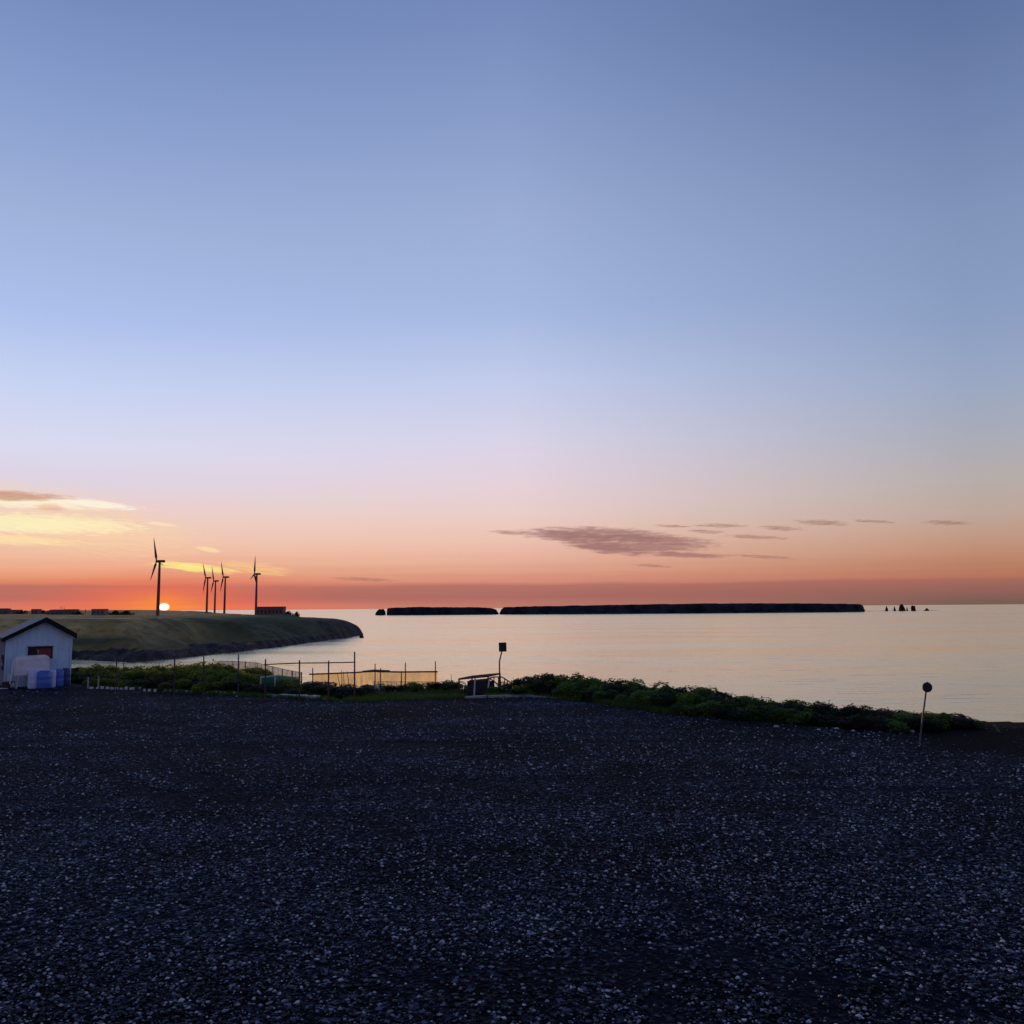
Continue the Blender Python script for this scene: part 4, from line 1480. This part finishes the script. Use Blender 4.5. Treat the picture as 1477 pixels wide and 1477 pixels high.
# (5) yellow nets on a rail
DY0, DY1 = 50.0, 47.0
rail = [(446, 972.6, 50), (451, 972.4, 50), (474, 971.6, 49.6), (512, 970, 49), (525, 969, 48.8), (541, 968.4, 48.5), (549, 968.8, 48.3), (579, 969.2, 47.8), (585, 969.2, 47.7), (631, 968.8, 47)]
rt, b0 = rack('net_rack', [(451, 963.5, 50), (541, 957.5, 48.5), (549, 964, 48.3), (579, 968, 47.8), (584.7, 955.5, 47.7), (628, 954, 47)], 'rust',
              'long rail of yellow fishing nets hung out to dry on brown posts', 'net rack', rails=[rail], rad=0.032, rail_rad=0.045)
topl = [at_d(a, b + .5, c) for a, b, c in rail[1:]]
botl = [at_d(a, 996, c) for a, b, c in rail[1:]]
sheet('net', rt, b0, topl[:5], botl[:5], 'net_yellow', 50, 8, 0.06, 5)
sheet('net', rt, b0, topl[4:], botl[4:], 'net_yellow', 50, 8, 0.06, 9)
MB().tube([at_d(523, 968.4, 48.8) - b0, at_d(540, 967.4, 48.5) - b0, at_d(562, 967.6, 48.2) - b0], [0.04, 0.07, 0.04], 8).build('net_roll', M['wood'], rt, smooth=True)
# sticks leaning in front of the net
for px, yt, xt, D, lab in ((491.5, 971, 486.3, 46, 'thin stick leaning left in the bundle before the net'), (492.3, 966.5, 492.6, 46.2, 'straightest stick of the bundle before the net'),
                           (495.6, 968.5, 495.3, 46.2, 'second upright stick of the bundle before the net'), (504, 968, 500.5, 46, 'thin curved stick at the edge of the bundle')):
    b, t = post_to(px, yt, D, xt)
    tag(MB().tube([(0, 0, 0), (t - b) * 0.55 + Vector((0.03, 0, 0)), t - b], [0.022, 0.018, 0.012], 6).build('stick', M['rust'], None, b), lab, 'stick', 'sticks standing before the yellow net')
# (6) low wire fence with pickets
pk = [(540 + i * 6.3, 982.6 + 0.6 * math.sin(i * 1.7), 45.5) for i in range(20)]
rt, b0 = rack('wire_fence', pk, 'greypole', 'low picket wire fence crossing in front of the yellow net', 'fence', rails=[[(538, 983.2, 45.5), (600, 983.4, 45.5), (662, 983.6, 45.5)]], rad=0.012, rail_mat='rust', rail_name='wire', rail_rad=0.010)
sheet('mesh_panel', rt, b0, [at_d(538, 983.2, 45.52), at_d(662, 983.6, 45.52)], [gp(538, 45.52), gp(662, 45.52)], 'net_wire', 30, 4, 0.02, 2)
b, t = post_to(651, 973, 46)
tag(MB().tube([(0, 0, 0), t - b], [0.018, 0.014], 6).build('thin_pole', M['darkpole'], None, b), 'thin lone stake between the yellow net and the black crate', 'pole')
# white float
p = gp(543.5, 43.0)
ht = at_d(543.5, 988, 43).z - p.z
prof = [(0.05, 0), (0.14, .04), (0.17, .14), (0.15, max(.25, ht * .6)), (0.08, max(.34, ht * .85)), (0.03, max(.4, ht)), (0.012, max(.43, ht * 1.04))]
tag(MB().lathe(prof, 18).build('float_buoy', M['white'], None, p, smooth=True), 'white net float standing in the low bushes', 'buoy')

# (7) black crate frame
DC = 41.5
ca, cb = gp(662, DC), gp(704, DC)
b0 = ca.copy()
rt = empty('steel_crate', b0, 'black slatted steel crate with a rusty top frame at the grass edge', 'crate')
Wc = cb.x - ca.x
hc0 = at_d(661.5, 979.5, DC).z - b0.z
hc1 = at_d(703, 975.4, DC).z - b0.z
dpt = 1.6
sk = 0.55
cor = [(0, 0), (Wc, 0), (Wc + sk, dpt), (sk, dpt)]
hts = [hc0, hc1, hc1, hc0]
for (x, y), h in zip(cor, hts):
    MB().box((x, y, h / 2), (0.07, 0.07, h)).build('post', M['rust'], rt)
for i in range(4):
    (xa, ya), (xb, yb) = cor[i], cor[(i + 1) % 4]
    MB().tube([(xa, ya, hts[i]), (xb, yb, hts[(i + 1) % 4])], 0.045, 6).build('top_rail', M['rust'], rt)
mb = MB()
for i in range(9):
    x = 0.30 + (Wc - 0.36) * i / 8
    h = (hc0 + (hc1 - hc0) * x / Wc) - 0.10 - (0.22 if i in (0, 1) else 0.0)
    mb.box((x, 0.05, h / 2), ((Wc - .36) / 8 * 0.97, 0.03, h))
mb.build('slat_panel', M['black'], rt)
mb = MB().box((Wc / 2 + sk / 2, dpt - 0.06, hc0 * 0.36), (Wc * 0.94, 0.04, hc0 * 0.72))
mb.build('slat_panel', M['black'], rt)
mb = MB().box((Wc / 2 + sk / 2, dpt / 2, 0.06), (Wc * 0.96, dpt * 0.9, 0.05))
mb.build('floor_panel', M['black'], rt)
for px, yt, xt, yb, lab in ((683.8, 977.5, 685.2, 1000.5, 'upright white post standing before the black crate'), (702.5, 978.5, 706, 997.5, 'white post leaning against the black crate')):
    b = at_d(px, yb, DC - 0.35)
    b.z = ghs(b.x, b.y) - 0.05
    t = at_d(xt, yt, DC - 0.25)
    tag(MB().tube([(0, 0, 0), t - b], [0.036, 0.034], 8).build('white_post', M['white'], None, b, smooth=True), lab, 'post')
# (8) stair rail beside the crate
DS = 43.0
pts = [(705, 978.2, DS), (712, 976.6, DS), (723, 976.2, DS), (729, 979.5, DS), (736, 984.2, DS)]
rt, b0 = rack('stair_rail', [(712.5, 976.8, DS), (719.2, 976.4, DS), (728, 979.2, DS), (732, 981.8, DS)], 'rust', 'rusty handrail of steps going down behind the square sign', 'handrail',
              rails=[pts, [(706, 978.5, DS), (713, 983, DS), (720, 989, DS)]], rad=0.03, rail_rad=0.034)

# (9) square sign on a bent post
b = gp(721.2, 41.8)
rt = empty('sign_post', b, 'blank square sign seen from behind on a kinked brown post', 'sign')
q = [at_d(a, y, 41.8) - b for a, y in ((721.0, 985), (720.5, 966), (720.4, 954), (722.4, 945.5), (724.2, 938.5), (724.6, 930))]
MB().tube([Vector((q[0].x, q[0].y, -0.15))] + q, [0.05, 0.045, 0.036, 0.036, 0.034, 0.034, 0.030], 10).build('post', M['rust'], rt, smooth=True)
c = at_d(725.0, 933.3, 41.74) - b
MB().box(c, (11.0 / F * 41.7, 0.035, 13.0 / F * 41.7), ry=R(-1.5)).build('sign_panel', M['signdark'], rt, bevel=0.012)
MB().box(c + Vector((0, 0.045, 0.08)), (0.16, 0.05, 0.05)).build('bracket', M['black'], rt)
# stout stump at the sign's foot
b2 = gp(720.5, 42.2)
hs = at_d(720.5, 977, 42.2).z - b2.z
tag(MB().tube([(0, 0, -0.1), (0, 0, hs)], [0.085, 0.075], 10).build('wood_post', M['rust'], None, b2, smooth=True), 'thick short brown post at the foot of the square sign', 'post')

# (10) leaning round marker on the right
b = at_z(1326.3, 1072.5, 0)
b.z = ghs(b.x, b.y)
D = b.y
rt = empty('round_marker', b, 'leaning pole with a black round disc at the gravel edge', 'sign')
t = at_d(1336.2, 993, D) - b
MB().tube([Vector((-0.02, 0, -0.15)), t * 0.33, t], [0.022, 0.024, 0.024], 10).build('pole', M['darkgrey'], rt, smooth=True)
c = at_d(1336.5, 991.2, D) - b
r = 7.1 / F * D
ax = Vector((0, 1, 0))
MB().tube([c + Vector((0, -0.055, 0)), c + Vector((0, -0.03, 0))], [r * 0.98, r], 32).build('disc', M['signdark'], rt)
MB().tube([c + Vector((0, -0.07, 0)), c + Vector((0, -0.052, 0))], [r * .80, r * .84], 32).build('reflector', M['black'], rt)
tk = at_d(1338, 984, D) - b
MB().tube([c + Vector((0.02, -0.04, r * .9)), tk], [0.022, 0.018], 8).build('knob', M['signdark'], rt)

# ------------------------------------------------------------------ kerbs, blocks, stones
KG = 'white blocks lining the gravel lot'
bm_me = None
dash = [(132, 991.2, 6), (140.5, 991.4, 3), (147.3, 991.2, 5), (155, 991.4, 5), (161.5, 992, 4), (168, 992, 5), (175, 992.2, 4.5), (182, 992.4, 4.5), (190.5, 992.5, 8), (201.5, 992.2, 4),
        (208.5, 995, 3.5), (215.5, 995.2, 4.5), (224, 995.6, 4.5), (238.5, 995.6, 5), (246, 996, 3), (253.5, 996.4, 5), (261.5, 996.3, 5.5), (269.5, 996.8, 4.5), (276, 997, 3), (281.5, 997, 4),
        (299, 997.8, 4), (305, 998.2, 3), (311.5, 998.3, 4.5), (318, 998.6, 4), (324, 998.7, 3.5), (338, 999.3, 4)]
first = None
for i, (px, py, wpx) in enumerate(dash):
    p = at_z(px, py + 2.2, 0)
    if first is None:
        me_ = MB().box((0, 0, 0.045), (1, 0.16, 0.13)).build('white_block', M['white'], None, None, bevel=0.02)
        first = me_
        o = me_
    else:
        o = first.copy()
        COL.objects.link(o)
    o.location = (p.x, p.y, ghs(p.x, p.y))
    o.scale = (wpx * 0.8 / F * p.y, 1, 1 + rng.uniform(-.25, .2))
    o.rotation_euler = (rng.uniform(-.06, .06), rng.uniform(-.05, .05), R(8) + rng.uniform(-.08, .08))
    tag(o, 'small white block in the dashed row along the gravel edge', 'block', KG)
for px, yt, lab in ((127, 977, 'pale short post at the start of the white block row nearest the hut'), (142, 975, 'second pale short post standing among the first white blocks')):
    b = at_z(px, 993, 0)
    t = at_d(px, yt, b.y)
    tag(MB().tube([(0, 0, -0.1), t - b], [0.045, 0.04], 8).build('short_post', M['concrete'], None, b, smooth=True), lab, 'post')


def kerb(pts, w_, h_, mat, label, name='kerb'):
    P = [at_z(a, y, 0) for a, y in pts]
    vs, fs = [], []
    for i, p in enumerate(P):
        d = (P[min(i + 1, len(P) - 1)] - P[max(i - 1, 0)]).normalized()
        s = Vector((-d.y, d.x, 0)) * w_ / 2
        z = ghs(p.x, p.y)
        jh = h_ * (0.9 + 0.25 * mnoise.noise(Vector((p.x * 2.3, p.y * 2.1, 0))))
        for q, zz in ((p - s, -0.08), (p - s, jh), (p + s, jh), (p + s, -0.08)):
            vs.append((q.x - P[0].x, q.y - P[0].y, z + zz))
    for i in range(len(P) - 1):
        for k2 in range(3):
            fs.append((i * 4 + k2, i * 4 + k2 + 1, i * 4 + 5 + k2, i * 4 + 4 + k2))
    fs += [(0, 1, 2, 3), (len(vs) - 1, len(vs) - 2, len(vs) - 3, len(vs) - 4)]
    o = MB().add(vs, fs).build(name, M[mat], None, (P[0].x, P[0].y, 0))
    return tag(o, label, 'kerb')


def dense_line(pts, step=6):
    o = []
    for (a, b_), (c_, d_) in zip(pts[:-1], pts[1:]):
        k2 = max(1, int(abs(c_ - a) / step))
        for j in range(k2):
            o.append((a + (c_ - a) * j / k2, b_ + (d_ - b_) * j / k2 + rng.uniform(-.25, .25)))
    return o + [pts[-1]]


kerb(dense_line([(386, 1004.2), (402, 1004.6)]), 0.22, 0.12, 'white', 'short white kerb piece left of the long white one')
kerb(dense_line([(404, 1004.8), (430, 1006), (458, 1008.5)]), 0.26, 0.16, 'white', 'long white kerb below the pole rack')
kerb(dense_line([(466, 1009.5), (481, 1009.3)]), 0.2, 0.05, 'concrete', 'small grey kerb stub at the foot of the rack pole')
kerb(dense_line([(674, 1007.6), (690, 1006.3), (720, 1005.6), (768, 1004.6)]), 0.34, 0.10, 'concrete', 'pale concrete kerb in front of the black crate')
kerb(dense_line([(769, 1004.8), (790, 1006), (812, 1008)]), 0.25, 0.06, 'concrete', 'thin pale kerb curving away at the start of the hedge')


def stone(px, py, D_off, r, label, mat='concrete', name='pale_stone', z=None):
    p = at_z(px, py, 0)
    r *= 0.72
    prof = [(r * .5, -0.03), (r, r * .2), (r * .9, r * .55), (r * .45, r * .85), (r * .1, r * .92)]
    mb = MB().lathe(prof, 9)
    mb.v = [(x * (1 + .3 * mnoise.noise(Vector((x * 9 + px, y * 9, z_ * 9)))) * 1.4, y * 1.0, z_) for x, y, z_ in mb.v]
    o = mb.build(name, M[mat], None, (p.x, p.y, ghs(p.x, p.y)))
    o.rotation_euler = (0, 0, rng.uniform(0, 6))
    return tag(o, label, 'stone', 'pale stones at the foot of the hedge')


stone(1345.5, 1052, 0, 0.075, 'whitest stone right of the leaning marker pole', 'white')
stone(1316, 1056, 0, 0.09, 'flat pale stone just left of the leaning marker pole')
stone(1231, 1055, 0, 0.08, 'angular pale stone under the end of the hedge')
stone(1207, 1052, 0, 0.10, 'long low pale stone at the hedge foot')
stone(1181, 1053, 0, 0.06, 'small whitish pebble beside the long low stone', 'white')
stone(1253, 1060, 0, 0.06, 'little grey stone out on the gravel near the marker')
stone(1120, 1049, 0, 0.10, 'flat grey stone at the hedge foot below the bright green bush')
stone(795, 1001, 0, 0.13, 'pale stone half sunk in the grass at the start of the hedge')
stone(460.5, 1001, 0, 0.08, 'pale stone under the dark bushes by the pole rack')
b = at_d(1441, 1051, 27.4)
b.z = ghs(b.x, b.y)
t = at_d(1433, 1047.5, 27.4)
tag(MB().tube([(0, 0, -0.02), (t - b) * 0.6 + Vector((0, 0, .05)), t - b + Vector((0, 0, 0.03))], [0.045, 0.05, 0.03], 8).build('driftwood', M['wood'], None, b), 'stub of driftwood on the bare far edge of the lot', 'driftwood')
